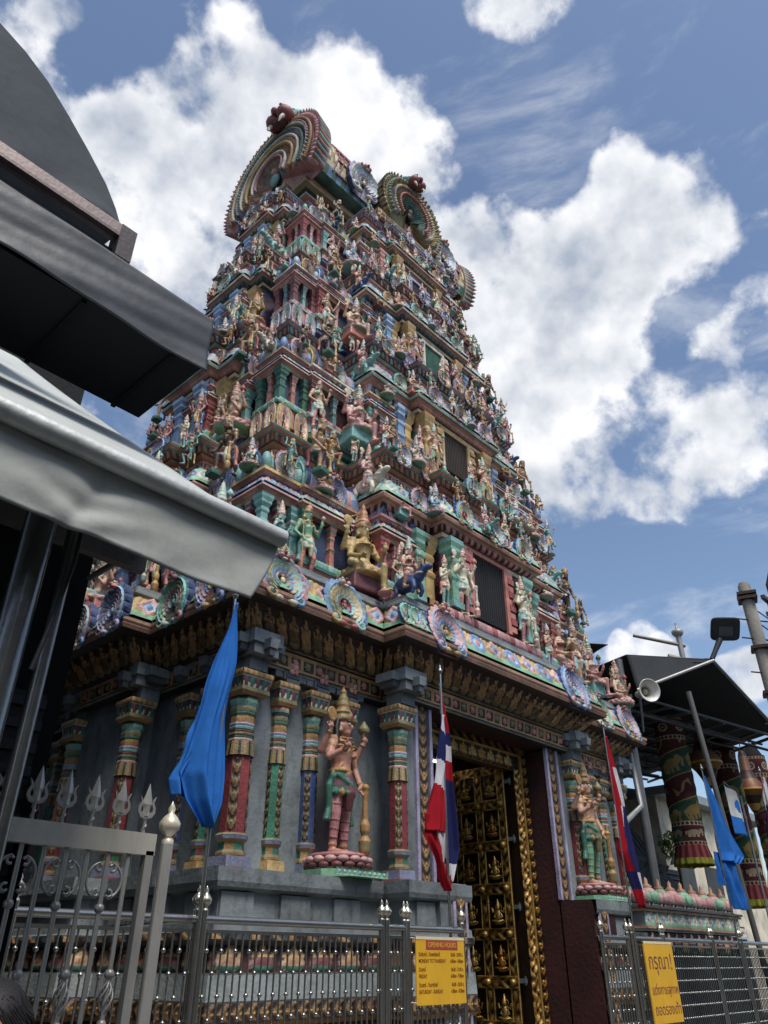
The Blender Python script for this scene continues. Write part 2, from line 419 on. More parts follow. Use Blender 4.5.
def pilaster(w, h, edge, panel, seg=0):
    """octagonal engaged column, base at z=0, cushion capital and bracket slab at the top"""
    mb = MB(); r = w/2
    f = h/2.7
    Z = lambda t: t*f
    mb.sq([(r*1.2, 0), (r*1.2, Z(.06))], K['red'] if seg != 1 else K['green'])
    mb.sq([(r*1.18, Z(.06)), (r*1.12, Z(.19))], lin('#8488a6') if seg == 0 else K['gold'])
    mb.lathe([(r*1.1, Z(.2)), (r*1.12, Z(.23)), (r*.95, Z(.27)), (r*.95, Z(.36)), (r*1.2, Z(.4)), (r*1.25, Z(.45)), (r*1.05, Z(.48))], 8,
             [K['ochre'], K['olive'], [K['ochre'], K['pgreen'], K['pred'], K['pgreen']], K['ochre'], lin('#8488a6'), K['olive']], None, False, PI/8)
    mb.lathe([(r*.98, Z(.48)), (r*.96, Z(1.5))], 8, [[K[edge], K[edge]]*4], None, False, PI/8)
    s8 = r*.98*math.sin(PI/8)*2; ap = r*.98*math.cos(PI/8)
    fc = fn_leaf(w*.5, ('dbrown', 'dgold', 'olive', 'gold'))
    for ang in ((-PI/4, PI/4) if seg != 1 else (0, PI/2, -PI/2)):
        M = RZ(ang)
        mb.patch((-s8*.42, -ap-.004, Z(.52)), (s8*.42, -ap-.004, Z(.52)), (s8*.42, -ap*.98-.004, Z(1.46)), (-s8*.42, -ap*.98-.004, Z(1.46)),
                 lambda u, v, H: fc(v*H, np.clip(u/(s8*.84), 0, 1), s8*.84), .018, .025, True, M, False)
    # fringe, bands
    nfr = 32; a = np.arange(nfr)
    mb.lathe([(r*1.1, Z(1.5)), (r*1.06, Z(1.6)), (r*1.0, Z(1.7))], nfr, [[K['dbrown'], K['olive'], K['ochre'], K['olive']]*8], None, False)
    bands = [('pink', .04, 1.02), ('dgreen', .04, 1.0), ('olive', .04, 1.06), ('maroon', .05, .98), ('teal', .05, 1.03), ('lav', .04, 1.06), ('ochre', .12, .98), ('dgreen', .05, 1.06), ('olive', .07, 1.1)]
    z = 1.7
    for k, (cn, hh, rr) in enumerate(bands):
        mb.lathe([(r*rr*.97, Z(z)), (r*rr, Z(z+hh*.5)), (r*rr*.97, Z(z+hh))], 8, K[cn], None, False, PI/8); z += hh
    shaft = mb; mb = MB()
    mb.lathe([(r*1.0, Z(z)), (r*1.16, Z(z+.06)), (r*1.2, Z(z+.1)), (r*1.08, Z(z+.15))], 8, [K['teal'] if seg == 0 else K['dgrey'], K['green'], K['salmon'] if seg == 1 else K['dgrey']], None, False, PI/8); z += .15
    mb.sq([(r*1.15, Z(z)), (r*1.4, Z(z+.05)), (r*1.36, Z(z+.11))], [K['ochre'], K['olive']]); z += .11
    z0 = z
    for ang in (0, PI/2, -PI/2):
        M = RZ(ang)
        mb.patch((-r*1.25, -r*1.25, Z(z0)), (r*1.25, -r*1.25, Z(z0)), (r*1.48, -r*1.48, Z(z0+.14)), (-r*1.48, -r*1.48, Z(z0+.14)), fn_petals(.1, ('dgrey', 'bone', 'maroon', 'dgreen')), .02, .02, True, M, False)
        mb.patch((-r*1.52, -r*1.52, Z(z0+.16)), (r*1.52, -r*1.52, Z(z0+.16)), (r*1.52, -r*1.52, Z(z0+.25)), (-r*1.52, -r*1.52, Z(z0+.25)), fn_rope(.05, ('gold', 'ochre')), .015, .02, True, M, False)
    mb.sq([(r*1.2, Z(z0)), (r*1.45, Z(z0+.14)), (r*1.48, Z(z0+.16)), (r*1.48, Z(z0+.25))], [K['dgrey'], K['bone'], K['gold']])
    return shaft, mb

def smallcol(mb, x, y, z0, h, r, cn, cn2=None):
    """stepped temple colonnette"""
    cn2 = cn2 or cn
    p = [(1.35, 0), (1.35, .08), (1., .1), (.95, .38), (1.15, .42), (1.15, .46), (.85, .5), (.85, .62), (1.05, .66), (1.05, .7), (.9, .74), (1.35, .82), (1.35, .87), (1.6, .93), (1.6, 1.)]
    mb.sq([(r*a, z0+h*b) for a, b in p], [K[cn2], K[cn], K[cn], K[cn], K[cn2], K[cn], K[cn], K[cn], K[cn2], K[cn], K[cn], K[cn2], K[cn], K[cn2]], T(x, y, 0))

def finial(mb, x, y, z, s, cn='gold'):
    mb.lathe([(s*.5, 0), (s*.6, s*.15), (s*.35, s*.3), (s*.75, s*.7), (s*.8, s*.95), (s*.3, s*1.25), (s*.42, s*1.4), (s*.2, s*1.6), (0, s*2.3)], 10, K[cn], T(x, y, z))

KUC = [dict(pil=('red', 'teal', 'salmon'), slab='dgreen', band=('sky', 'salmon', 'aqua', 'pink', 'blue', 'cream', 'blue'), roof=('green', 'teal', 'aqua'), eave='gold'),
       dict(pil=('salmon', 'dgreen', 'red'), slab='dgreen', band=('teal', 'blue', 'cream', 'pink', 'sky', 'aqua', 'green'), roof=('sky', 'blue', 'lav'), eave='tan'),
       dict(pil=('turq', 'maroon', 'teal'), slab='teal', band=('lav', 'blue', 'sky', 'pink', 'aqua', 'cream', 'green'), roof=('lav', 'sky', 'blue'), eave='bone'),
       dict(pil=('pink', 'red', 'teal'), slab='green', band=('pink', 'aqua', 'blue', 'salmon', 'sky', 'cream', 'green'), roof=('aqua', 'green', 'sky'), eave='rose')]
def scrollwing(mb, M, s, i):
    mb.merge(kudu_mb(i), M @ S(s, s, s))
def pavilion(kind, i, sxy, sz, w=0., first=False):
    """miniature shrine: corner pavilion (square, domed) or barrel pavilion (lengthened by w, barrel roof); returns body and roof meshes"""
    c = KUC[i % 4]; mb = MB(); rf = MB(); ex = w/2/sxy if kind == 'barrel' else 0.
    def slab(z0, z1, h0, h1, col, m=None):
        a0, b0, a1, b1 = h0+ex, h0, h1+ex, h1
        v = [(-a0,-b0,z0),(a0,-b0,z0),(a0,b0,z0),(-a0,b0,z0),(-a1,-b1,z1),(a1,-b1,z1),(a1,b1,z1),(-a1,b1,z1)]
        (m or mb).add(v, [(0,3,2,1),(4,5,6,7),(0,1,5,4),(1,2,6,5),(2,3,7,6),(3,0,4,7)], K[col])
    def sides(h0, z0, h1, z1, fn, du, amp, m=None):
        a0, b0, a1, b1 = h0+ex, h0, h1+ex, h1
        P0 = [(-a0,-b0),(a0,-b0),(a0,b0),(-a0,b0)]; P1 = [(-a1,-b1),(a1,-b1),(a1,b1),(-a1,b1)]
        for k in range(4):
            j = (k+1) % 4
            (m or mb).patch((*P0[k], z0), (*P0[j], z0), (*P1[j], z1), (*P1[k], z1), fn, du, amp, True, None, True, 5)
    slab(-.1, .3, .66, .66, ('dblue', 'maroon', 'dgreen', 'dblue')[i % 4]); slab(.3, .34, .72, .78, 'salmon'); slab(.34, .39, .84, .84, c['slab']); slab(.39, .42, .8, .78, 'bone')
    sides(.67, .02, .67, .3, fn_panels(.3, (c['band'][1], c['band'][3], c['pil'][1], c['band'][4])), .05, .06)
    if kind == 'corner' and not first:
        for a in range(4):
            for sx in (-1, 1):
                scrollwing(mb, RZ(a*PI/2) @ T(sx*.44, -.76, .06) @ S(1, 1, 1.1), .36, (i*3+1) % 7)
            mb.box((0, -.74, .12), (.24, .1, .4), K['salmon'], RZ(a*PI/2), .4)
    sides(.82, .40, .74, .5, fn_rope(.16, ('rose', 'pink', 'red') if i % 2 == 0 else ('teal', 'green', 'aqua')), .035, .06)
    slab(.42, 1.28, .5, .5, 'navy' if i % 2 else 'dmaroon')
    n = 1 if kind == 'corner' else max(1, int(round(ex/.6)))
    for a in ([0, 1, 2, 3] if kind == 'corner' else [0]):
        for k in range(-n, n+1):
            xx = (.6+ex)*k/n
            if kind == 'corner' and k == n: continue
            smallcol(mb, *(RZ(a*PI/2) @ np.array([xx, -.6, 0, 1]))[:2], .46, .82, .15 if abs(k) == n else .1, c['pil'][abs(k) % 3], c['pil'][(abs(k)+1) % 3] if k == 0 else None)
    if kind != 'corner':
        for sx in (-1, 1): smallcol(mb, sx*(.6+ex), .3, .46, .82, .13, c['pil'][0])
    slab(1.26, 1.33, .76, .8, 'tan'); slab(1.33, 1.36, .8, .88, c['band'][3])
    slab(1.36, 1.40, .95, .94, 'pink'); slab(1.40, 1.52, .86, .70, c['band'][0])
    sides(.94, 1.395, .72, 1.56, fn_floral(.30, c['band']), .03, .06)
    slab(1.5, 1.64, .68, .68, 'dmaroon'); slab(1.62, 1.66, .74, .84, 'rose'); slab(1.66, 1.72, .9, .88, c['eave']); slab(1.72, 1.75, .78, .78, 'bone')
    sides(.69, 1.55, .69, 1.63, fn_panels(.14, (c['band'][3], 'soot', 'soot', 'maroon')), .05, .03)
    if kind == 'corner':
        lob = [(.62, 0), (.74, .1), (.76, .24), (.68, .38), (.5, .52), (.28, .64), (.15, .70)]
        rf.sq(lob, [K[c['roof'][0]], K[c['roof'][1]], K[c['roof'][0]], K[c['roof'][2]], K[c['roof'][0]], K['gold']])
        for a in range(4):
            rf.merge(kudu_mb((i*2+a % 2) % 7), RZ(a*PI/2) @ T(0, -.76, .3) @ S(.42, .34, .42))
            M = RZ(a*PI/2+PI/4)
            rf.ell((0, -.95, .24), (.18, .22, .28), K[c['roof'][1]], 8, 6, M)
            rf.ell((0, -.62, .5), (.12, .18, .16), K[c['band'][3]], 8, 6, M)
        finial(rf, 0, 0, .66, .2)
    else:
        a = np.linspace(R(-25), R(205), 15); rr = .7; L = ex+.62
        prof = np.stack([np.cos(a)*rr, .28+np.sin(a)*rr*.9], 1); m = 13
        xs = np.linspace(-L, L, m)
        v = np.array([(x, y*(1+.05*(k % 2)), z+.03*(k % 2)) for k, x in enumerate(xs) for y, z in prof]); na = len(a); f = []; cc = []
        for k in range(m-1):
            for j in range(na-1):
                f.append((k*na+j, (k+1)*na+j, (k+1)*na+j+1, k*na+j+1)); cc.append(K[c['roof'][(j+k) % 3]] if (k % 3) else K[c['band'][3]])
        rf.add(v, f, cc, False)
        for sx in (-1, 1):
            rf.merge(kudu_mb((i+2) % 7, True), T(sx*(L+.04), 0, .32) @ RZ(sx*PI/2) @ S(.84, .6, .76))
        rf.merge(kudu_mb((i*2+3) % 7, True), T(0, -.72, .26) @ S(.5, .55, .5))
        for k in range(-1, 2): finial(rf, k*L*.55, 0, .88, .14)
    o1 = MB(); o1.merge(mb, S(sxy, sxy, sz)); o2 = MB(); o2.merge(rf, S(sxy, sxy, sxy*1.25))
    return o1.mesh(kind+'_pavilion', PAINT), o2.mesh('roof', PAINT), 1.75*sz
def put_pav(name, pv_, loc, rz=0.):
    o = put(name, pv_[0], tower, loc, rz); put('roof', pv_[1], o, (0, 0, pv_[2])); return o

# ================================================================ TOWER  (local origin: middle of the tower on the ground)
TX, TY = 12.24, 12.4
tower = empty('temple_tower', (TX, TY, 0), 'tall tiered Hindu gate tower covered in painted sculpture, grey pillared base and gold door', 'temple')
def tp(mb, name, m=None, loc=None, rz=0., sc=1.): return mb.build(name, m or PAINT, tower, loc, rz, sc)
HX, HY = 6.29, 4.11
bl = [(1.5, HX+.5), (HY, HX)]; bf = [(3.36, HY+.5), (HX, HY)]
# plinth and grey wall; the gateway is cut through the middle as a deep porch
def gated(prof, name, m, gap=1.9, parent=tower):
    """ring of wall with an opening in the middle of the street front"""
    mb = MB()
    for (d0, z0, _), (d1, z1, sp) in zip(prof[:-1], prof[1:]):
        P0 = outline(bl, bf, d0); P1 = outline(bl, bf, d1); n = len(P0)
        for i in range(n):
            j = (i+1) % n
            segs = [(0, 1)]
            if P0[i][1] < 0 and P0[j][1] < 0 and P0[i][0] < -.5 and P0[j][0] > .5 and gap:
                w = P0[j][0]-P0[i][0]; segs = [(0, .5-gap/w), (.5+gap/w, 1)]
            for t0, t1 in segs:
                L0 = lambda P, t: P[i]+(P[j]-P[i])*t
                a, b = L0(P0, t0), L0(P0, t1)
                if t0 == 0 and t1 < 1: a1 = P1[i]; b1 = np.array([b[0], P1[i][1]]); b = np.array([-gap, P0[i][1]]); b1[0] = -gap
                elif t0 > 0: a = np.array([gap, P0[i][1]]); a1 = np.array([gap, P1[i][1]]); b1 = P1[j]
                else: a1, b1 = P1[i], P1[j]
                if isinstance(sp, str):
                    mb.add([(*a, z0), (*b, z0), (*b1, z1), (*a1, z1)], [(0, 1, 2, 3)], K[sp])
                elif np.linalg.norm(a-b) > .03:
                    vis = (a[1]+b[1])/2 < .2 or a[0]+b[0] < 0
                    mb.patch((*a, z0), (*b, z0), (*b1, z1), (*a1, z1), sp[0], sp[1]*(1 if vis else 4), sp[2])
    return mb.build(name, m, parent)
gated([(.12, 0, 'dgrey'), (.12, .35, 'dgrey'), (.02, .4, 'lgrey'), (.02, .62, (fn_petals(.22, ('dgrey', 'rose', 'pink', 'salmon')), .04, .06)), (-.02, .7, 'dgrey'), (-.06, .95, 'soot'),
       (.0, 1.0, 'ochre'), (.0, 1.2, (fn_leaf(.2, ('dbrown', 'dgold', 'ochre', 'gold')), .022, .04)), (.0, 1.22, 'dgrey'), (-.02, 1.48, 'lgrey'), (-.06, 1.5, 'dgrey'),
       (-.12, 1.78, (fn_figures(.5, ('dmaroon', 'tan', 'maroon', 'gold', 'dgreen')), .03, .07)), (.0, 1.84, 'dgrey'), (.0, 1.92, (fn_carve(3, ('dbrown', 'dgrey', 'ochre')), .03, .03)), (-.04, 1.94, 'grey')],
      'plinth', PAINT)
gated([(-.04, 1.94, 'grey'), (-.05, 2.02, 'grey'), (-.13, 2.04, 'grey'), (-.13, 2.36, 'grey'), (-.02, 2.4, 'grey'), (0., 2.46, 'grey'), (.0, 2.62, 'grey'), (-.76, 2.63, 'grey'), (-.77, 5.6, 'grey')], 'wall', STONE)
for x in np.arange(-5.9, 6., .95):      # raised dado blocks on the plinth
    if abs(x) > 3.4: mb = MB(); mb.box((x, -HY+.115, 2.2), (.5, .06, .31), K['grey']); tp(mb, 'dado_block', STONE)
for y in np.arange(-3.6, 3.8, .9):
    if abs(y) > 1.6: mb = MB(); mb.box((-HX+.115, y, 2.2), (.06, .5, .31), K['grey']); tp(mb, 'dado_block', STONE)
for x in (-2.9, 2.9): mb = MB(); mb.box((x, -HY-.385, 2.2), (.4, .06, .31), K['grey']); tp(mb, 'dado_block', STONE)
# entablature, closed over the door
E1 = [(-.77, 5.5, 'dbrown'), (-.60, 5.52, 'dbrown'), (-.58, 5.56, 'lgrey'), (-.56, 5.82, (fn_panels(.26, ('ochre', 'olive', 'salmon', 'dbrown')), .022, .04)), (-.5, 5.84, 'black'), (-.5, 5.88, 'dgold'),
      (-.16, 6.26, (fn_figures(.25, ('dbrown', 'ochre', 'dgold', 'ochre', 'olive')), .018, .09)), (-.12, 6.27, 'dbrown'), (-.02, 6.28, 'dbrown'), (.02, 6.3, 'black'), (.05, 6.36, 'tan'), (.03, 6.4, 'maroon'), (.06, 6.42, 'cream'), (.06, 6.47, 'tan'), (.0, 6.49, 'tan')]
mb = MB(); wallring(mb, bl, bf, E1); tp(mb, 'cornice')
mb = MB()
wallring(mb, bl, bf, [(.0, 6.49, 'teal'), (-.03, 6.52, 'teal'), (-.26, 7.02, (fn_floral(.60, ('gold', 'sky', 'sky', 'pink', 'blue', 'salmon', 'green')), .022, .09)), (-.24, 7.03, 'dgrey'), (-.2, 7.06, 'grey'), (-.2, 7.1, 'lgrey'), (-.24, 7.14, 'grey'), (-.26, 7.22, 'grey')])
tp(mb, 'frieze')
mb = MB(); P = outline(bl, bf, -.255); mb.add([(*p, 7.21) for p in P], [tuple(range(len(P)))], K['grey']); tp(mb, 'terrace', STONE)

# pilasters of the base
PIL = {}
def pil(i):
    if i not in PIL:
        e, p, w = [('pred', 'dbrown', .37), ('pgreen', 'ochre', .265), ('pblue', 'olive', .275), ('pred', 'ochre', .31)][i]
        PIL[i] = [q.mesh(n_, PAINT) for q, n_ in zip(pilaster(w, 2.7, e, p, i if i < 2 else 0), ('pilaster', 'capital'))]
    return PIL[i]
def corbel():
    mb = MB()
    mb.box((0, 0, .1), (.34, .34, .2), K['grey']); mb.box((0, -.08, .28), (.46, .5, .16), K['grey']); mb.box((0, -.1, .46), (.56, .54, .2), K['grey'])
    for sx in (-1, 1): mb.box((sx*.36, -.02, .42), (.16, .4, .14), K['grey']); mb.box((sx*.32, -.02, .3), (.12, .3, .1), K['dgrey'], None, 1.2)
    mb.box((0, -.42, .34), (.14, .16, .14), K['grey'], None, 1.3); mb.box((0, -.42, .22), (.1, .1, .12), K['dgrey'], None, 1.2)
    return mb.mesh('corbel', STONE)
def flower_block():
    mb = MB(); mb.box((0, 0, 0), (.34, .2, .34), K['grey']); mb.box((0, -.1, 0), (.28, .03, .28), K['dgrey'])
    for a in range(4): mb.ell((.06*math.cos(a*PI/2+PI/4), -.125, .06*math.sin(a*PI/2+PI/4)), (.05, .03, .05), K['salmon' if a % 2 else 'pink'], 8, 5)
    mb.ell((0, -.14, 0), .03, K['gold'], 8, 5); mb.box((0, .0, -.23), (.22, .2, .12), K['grey'], None, 1.3)
    for sx in (-1, 1): mb.box((sx*.24, .02, -.05), (.14, .16, .2), K['grey'], None, 1.3)
    return mb.mesh('flower_block', PAINT)
CORB = corbel(); FLOW = flower_block()
def put_pil(k, loc, rz=0.):
    o = put('pilaster', pil(k)[0], tower, loc, rz); put('capital', pil(k)[1], o)
yb = -(HY-.76)          # wall plane of the outer bays
def mir(xs): return [(s*x, k) for x, k in xs for s in (-1, 1)]
for x, k in mir([(5.60, 0), (4.92, 1), (4.27, 2), (3.60, 2)]):
    put_pil(k, (x, yb-.02, 2.63))
    put('flower_block', FLOW, tower, (x+.08, yb-.08, 5.58)) if k else put('corbel', CORB, tower, (x, yb-.12, 5.36))
for s in (-1, 1):
    put_pil(3, (s*2.76, yb-.52, 2.63)); put('corbel', CORB, tower, (s*2.76, yb-.6, 5.36))
for y, k in [(-2.55, 1), (-1.85, 2), (1.85, 2), (2.5, 1), (3.2, 0)]:
    put_pil(k, (-(HX-.78), y, 2.63), -PI/2)
    put('corbel', CORB, tower, (-(HX-.9), y, 5.36), -PI/2)
for y in (-.95, .95):
    put_pil(3, (-(HX-.28), y, 2.63), -PI/2); put('corbel', CORB, tower, (-(HX-.4), y, 5.36), -PI/2)

# gateway: reveals, purple and gold jambs, gilded frame, open door leaf, passage behind
yw = -(HY+.5-.77)
mb = MB()
for s in (-1, 1):
    mb.box((s*1.915, yw+.24, 2.72), (.03, .5, 5.5), K['dmaroon'])
    mb.box((s*1.95, yw-.33, 1.31), (.1, .7, 2.62), K['dmaroon'])
mb.box((0, yw+.22, 5.62), (3.86, .46, .24), K['dmaroon'])
tp(mb, 'reveal', STONE)
for s in (-1, 1):
    mb = MB()
    for dx, w, cn, p in ((-.19, .07, 'lav', .05), (.19, .07, 'lav', .05), (-.12, .05, 'dgrey', .02), (.12, .05, 'dgrey', .02)):
        mb.box((s*2.1+dx, yw-p/2, 4.07), (w, p+.02, 2.86), K[cn])
    mb.patch((s*2.1-.1, yw-.03, 2.66), (s*2.1+.1, yw-.03, 2.66), (s*2.1+.1, yw-.03, 5.5), (s*2.1-.1, yw-.03, 5.5), lambda u, v, H: fn_leaf(.2, ('dbrown', 'dgold', 'ochre', 'gold'))(v*H, np.clip(u/.2, 0, 1), .2), .02, .04)
    tp(mb, 'door_jamb')
    mb = MB()   # block flanking the steps
    mb.box((s*2.3, yw-.36, 1.31), (.64, .72, 2.62), K['dmaroon'] if s > 0 else K['grey'])
    mb.box((s*2.17, yw-.73, 1.32), (.34, .03, 2.62), K['lav'])
    mb.patch((s*2.17-.11, yw-.75, .1), (s*2.17+.11, yw-.75, .1), (s*2.17+.11, yw-.75, 2.55), (s*2.17-.11, yw-.75, 2.55), lambda u, v, H: fn_leaf(.2, ('dbrown', 'dgold', 'ochre', 'gold'))(v*H, np.clip(u/.22, 0, 1), .22), .02, .04)
    tp(mb, 'stair_flank')
frame = MB(); fk = fn_carve(5.5, ('dbrown', 'dgold', 'ochre', 'gold'))
yf = yw+.46
fc = fn_leaf(.2, ('dbrown', 'dgold', 'ochre', 'gold')); fd = fn_leaf(.16, ('dbrown', 'dgold', 'ochre', 'gold'))
for s in (-1, 1):
    frame.box((s*1.62, yf+.1, 2.9), (.5, .2, 5.78), K['dbrown'])
    frame.box((s*1.6, yf-.01, 2.9), (.05, .08, 5.7), K['gold'])
    frame.patch((s*1.48-.115, yf-.012, .6), (s*1.48+.115, yf-.012, .6), (s*1.48+.115, yf-.012, 5.05), (s*1.48-.115, yf-.012, 5.05), lambda u, v, H: fk(v*H, np.clip(u/.23, 0, 1), .23), .014, .06)
    frame.patch((s*1.74-.125, yf-.014, .6), (s*1.74+.125, yf-.014, .6), (s*1.74+.125, yf-.014, 5.7), (s*1.74-.125, yf-.014, 5.7), lambda u, v, H: fc(v*H, np.clip(u/.25, 0, 1), .25), .016, .07)
frame.box((0, yf+.102, 5.4), (2.74, .2, .74), K['dgold'])
frame.patch((-1.58, yf-.012, 5.36), (1.58, yf-.012, 5.36), (1.58, yf-.012, 5.74), (-1.58, yf-.012, 5.74), fn_leaf(.3, ('dbrown', 'dgold', 'ochre', 'gold')), .018, .07)
frame.patch((-1.37, yf-.012, 5.05), (1.37, yf-.012, 5.05), (1.37, yf-.012, 5.32), (-1.37, yf-.012, 5.32), fn_figures(.3, ('dbrown', 'gold', 'ochre', 'gold', 'dgold')), .018, .05)
frame.box((0, yf-.02, 5.34), (3.1, .06, .05), K['gold'])
frame.build('door_frame', GOLDF, tower)

def fig_panel(mb, M, w, h, k):
    """little gilt deity in a sunken door panel (panel in XZ, facing -Y)"""
    gcol = K['gold'] if k % 3 else K['ochre']
    mb.ell((0, -.02, -h*.30), (w*.3, .04, h*.08), gcol, 8, 5, M); mb.ell((0, -.03, -h*.12), (w*.13, .045, h*.17), gcol, 8, 6, M)
    mb.ell((0, -.03, h*.1), (w*.08, .045, h*.08), gcol, 8, 6, M); mb.lathe([(w*.08, 0), (w*.05, h*.1), (0, h*.2)], 8, gcol, M @ T(0, -.03, h*.15))
    for sx in (-1, 1):
        mb.tube([(sx*w*.1, -.03, 0), (sx*w*.26, -.03, -h*.06+.02*(k % 2)), (sx*w*.3, -.03, h*.1)], [w*.045]*3, gcol, 6, M)
        mb.tube([(sx*w*.1, -.03, -h*.03), (sx*w*.2, -.04, -h*.16), (sx*w*.06, -.05, -h*.2)], [w*.04]*3, gcol, 6, M)
        mb.tube([(sx*w*.05, -.03, -h*.24), (sx*w*.26, -.05, -h*.27), (sx*w*.02, -.05, -h*.3)], [w*.06]*3, gcol, 6, M)
    mb.ring((0, 0, 0), h*.12, h*.012, gcol, 12, 5, M @ T(0, -.015, h*.1) @ RX(PI/2))
def door_leaf(nc, nr, w, h):
    mb = MB(); mb.box((w/2, 0, h/2), (w, .08, h), K['dbrown'])
    cw = w/nc; ch = h/nr; fr = .17
    fcv = fn_carve(4.5, ('dbrown', 'dgold', 'ochre', 'gold'))
    for i in range(nc+1):
        x = min(max(i*cw, fr/2), w-fr/2)
        mb.patch((x-fr/2, -.055, 0), (x+fr/2, -.055, 0), (x+fr/2, -.055, h), (x-fr/2, -.055, h), lambda u, v, H: fcv(v*H, np.clip(u/fr, 0, 1), fr), .02, .03)
        for sg in (-1, 1): mb.tube([(x+sg*fr*.5, -.05, 0), (x+sg*fr*.5, -.05, h)], .02, K['gold'], 6)
    for j in range(nr+1):
        z = min(max(j*ch, fr/2), h-fr/2)
        mb.patch((0, -.06, z-fr/2), (w, -.06, z-fr/2), (w, -.06, z+fr/2), (0, -.06, z+fr/2), fcv, .02, .03)
        for sg in (-1, 1): mb.tube([(0, -.056, z+sg*fr*.5), (w, -.056, z+sg*fr*.5)], .02, K['gold'], 6)
        for i in range(nc+1):
            x = min(max(i*cw, fr/2), w-fr/2); mb.ell((x, -.1, z), .06, K['gold'], 10, 7)
    for i in range(nc):
        for j in range(nr): fig_panel(mb, T((i+.5)*cw, -.045, (j+.5)*ch), cw-fr, ch-fr, i+j*2)
    return mb
leaf = door_leaf(2, 6, 1.3, 4.65)
lo = leaf.build('door', GOLD, tower, (1.31, yf+.18+1.32, .52), -PI/2)
for z in (.8, 2.0, 3.2, 4.3): hb = MB(); hb.box((1.36, .0, z), (.16, .06, .07), K['grey']); hb.tube([(1.42, 0, z-.07), (1.42, 0, z+.07)], .025, K['dgrey']); hb.build('hinge', DULL, lo)
leaf2 = put('door', lo.data, tower, (-1.31, yf+.2, .52), PI/2)
mb = MB()
mb.box((0, 3.4, .26), (3.6, 6.6, .5), K['dgrey'], T(0, yw, 0)); mb.box((0, 3.6, 5.9), (3.8, 6.2, .1), K['dgrey'], T(0, yw, 0))
for s in (-1, 1): mb.box((s*1.9, 3.65, 3.), (.06, 6.2, 5.8), K['dmaroon'], T(0, yw, 0))
mb.box((0, 6.6, 3.), (3.8, .1, 5.8), K['black'], T(0, yw, 0))
tp(mb, 'passage', STONE)
mb = MB()
for k in range(3): mb.box((0, yw-.1-.3*k, .42-.15*k-.02), (3.7, .3, .17), K['dgrey'])
tp(mb, 'doorstep', STONE)
lamp = empty('tube_lamp', (TX+.55, TY+yw+1.9, 5.3), 'white fluorescent tube lamp lit in the dark doorway behind the flag', 'lamp')
mb = MB(); mb.tube([(-.5, 0, 0), (.5, 0, 0)], .02, K['white']); mb.build('tube', TUBE, lamp)
mb = MB(); mb.box((0, 0, .06), (1.1, .07, .05), K['white']); mb.tube([(0, 0, .08), (0, 0, .55)], .012, K['grey'])
mb.build('housing', DULL, lamp)

# ---------------------------------------------------------------- storeys
ZK = [7.2, 11.05, 14.7, 18.0, 21.0]
EX = [5.64, 5.07, 4.53, 4.0]; EY = [3.33, 2.76, 2.24, 1.72]; KS = [1.2, 1.08, .98, .84]; YC = [3.98, 3.3, 2.73, 2.27]; FS = [1, .89, .79, .69]; SXY = [.56, .53, .48, .43]
DOORW = [.56, .46, .36, .28]; DOORZ = [(7.68, 9.14), (11.75, 12.82), (15.22, 16.18), (18.46, 19.1)]
LED = [('dgreen', 'black', 'tan', 'salmon'), ('navy', 'rose', 'teal', 'tan'), ('red', 'navy', 'bone', 'dgreen'), ('blue', 'dgreen', 'pink', 'tan')]
BAND = [('teal', 'sky', 'blue', 'cream', 'aqua', 'pink', 'green'), ('aqua', 'sky', 'teal', 'pink', 'lav', 'salmon', 'green'), ('bone', 'blue', 'sky', 'lav', 'aqua', 'pink', 'teal'), ('sky', 'aqua', 'pink', 'blue', 'cream', 'salmon', 'green')]
PLAN = []
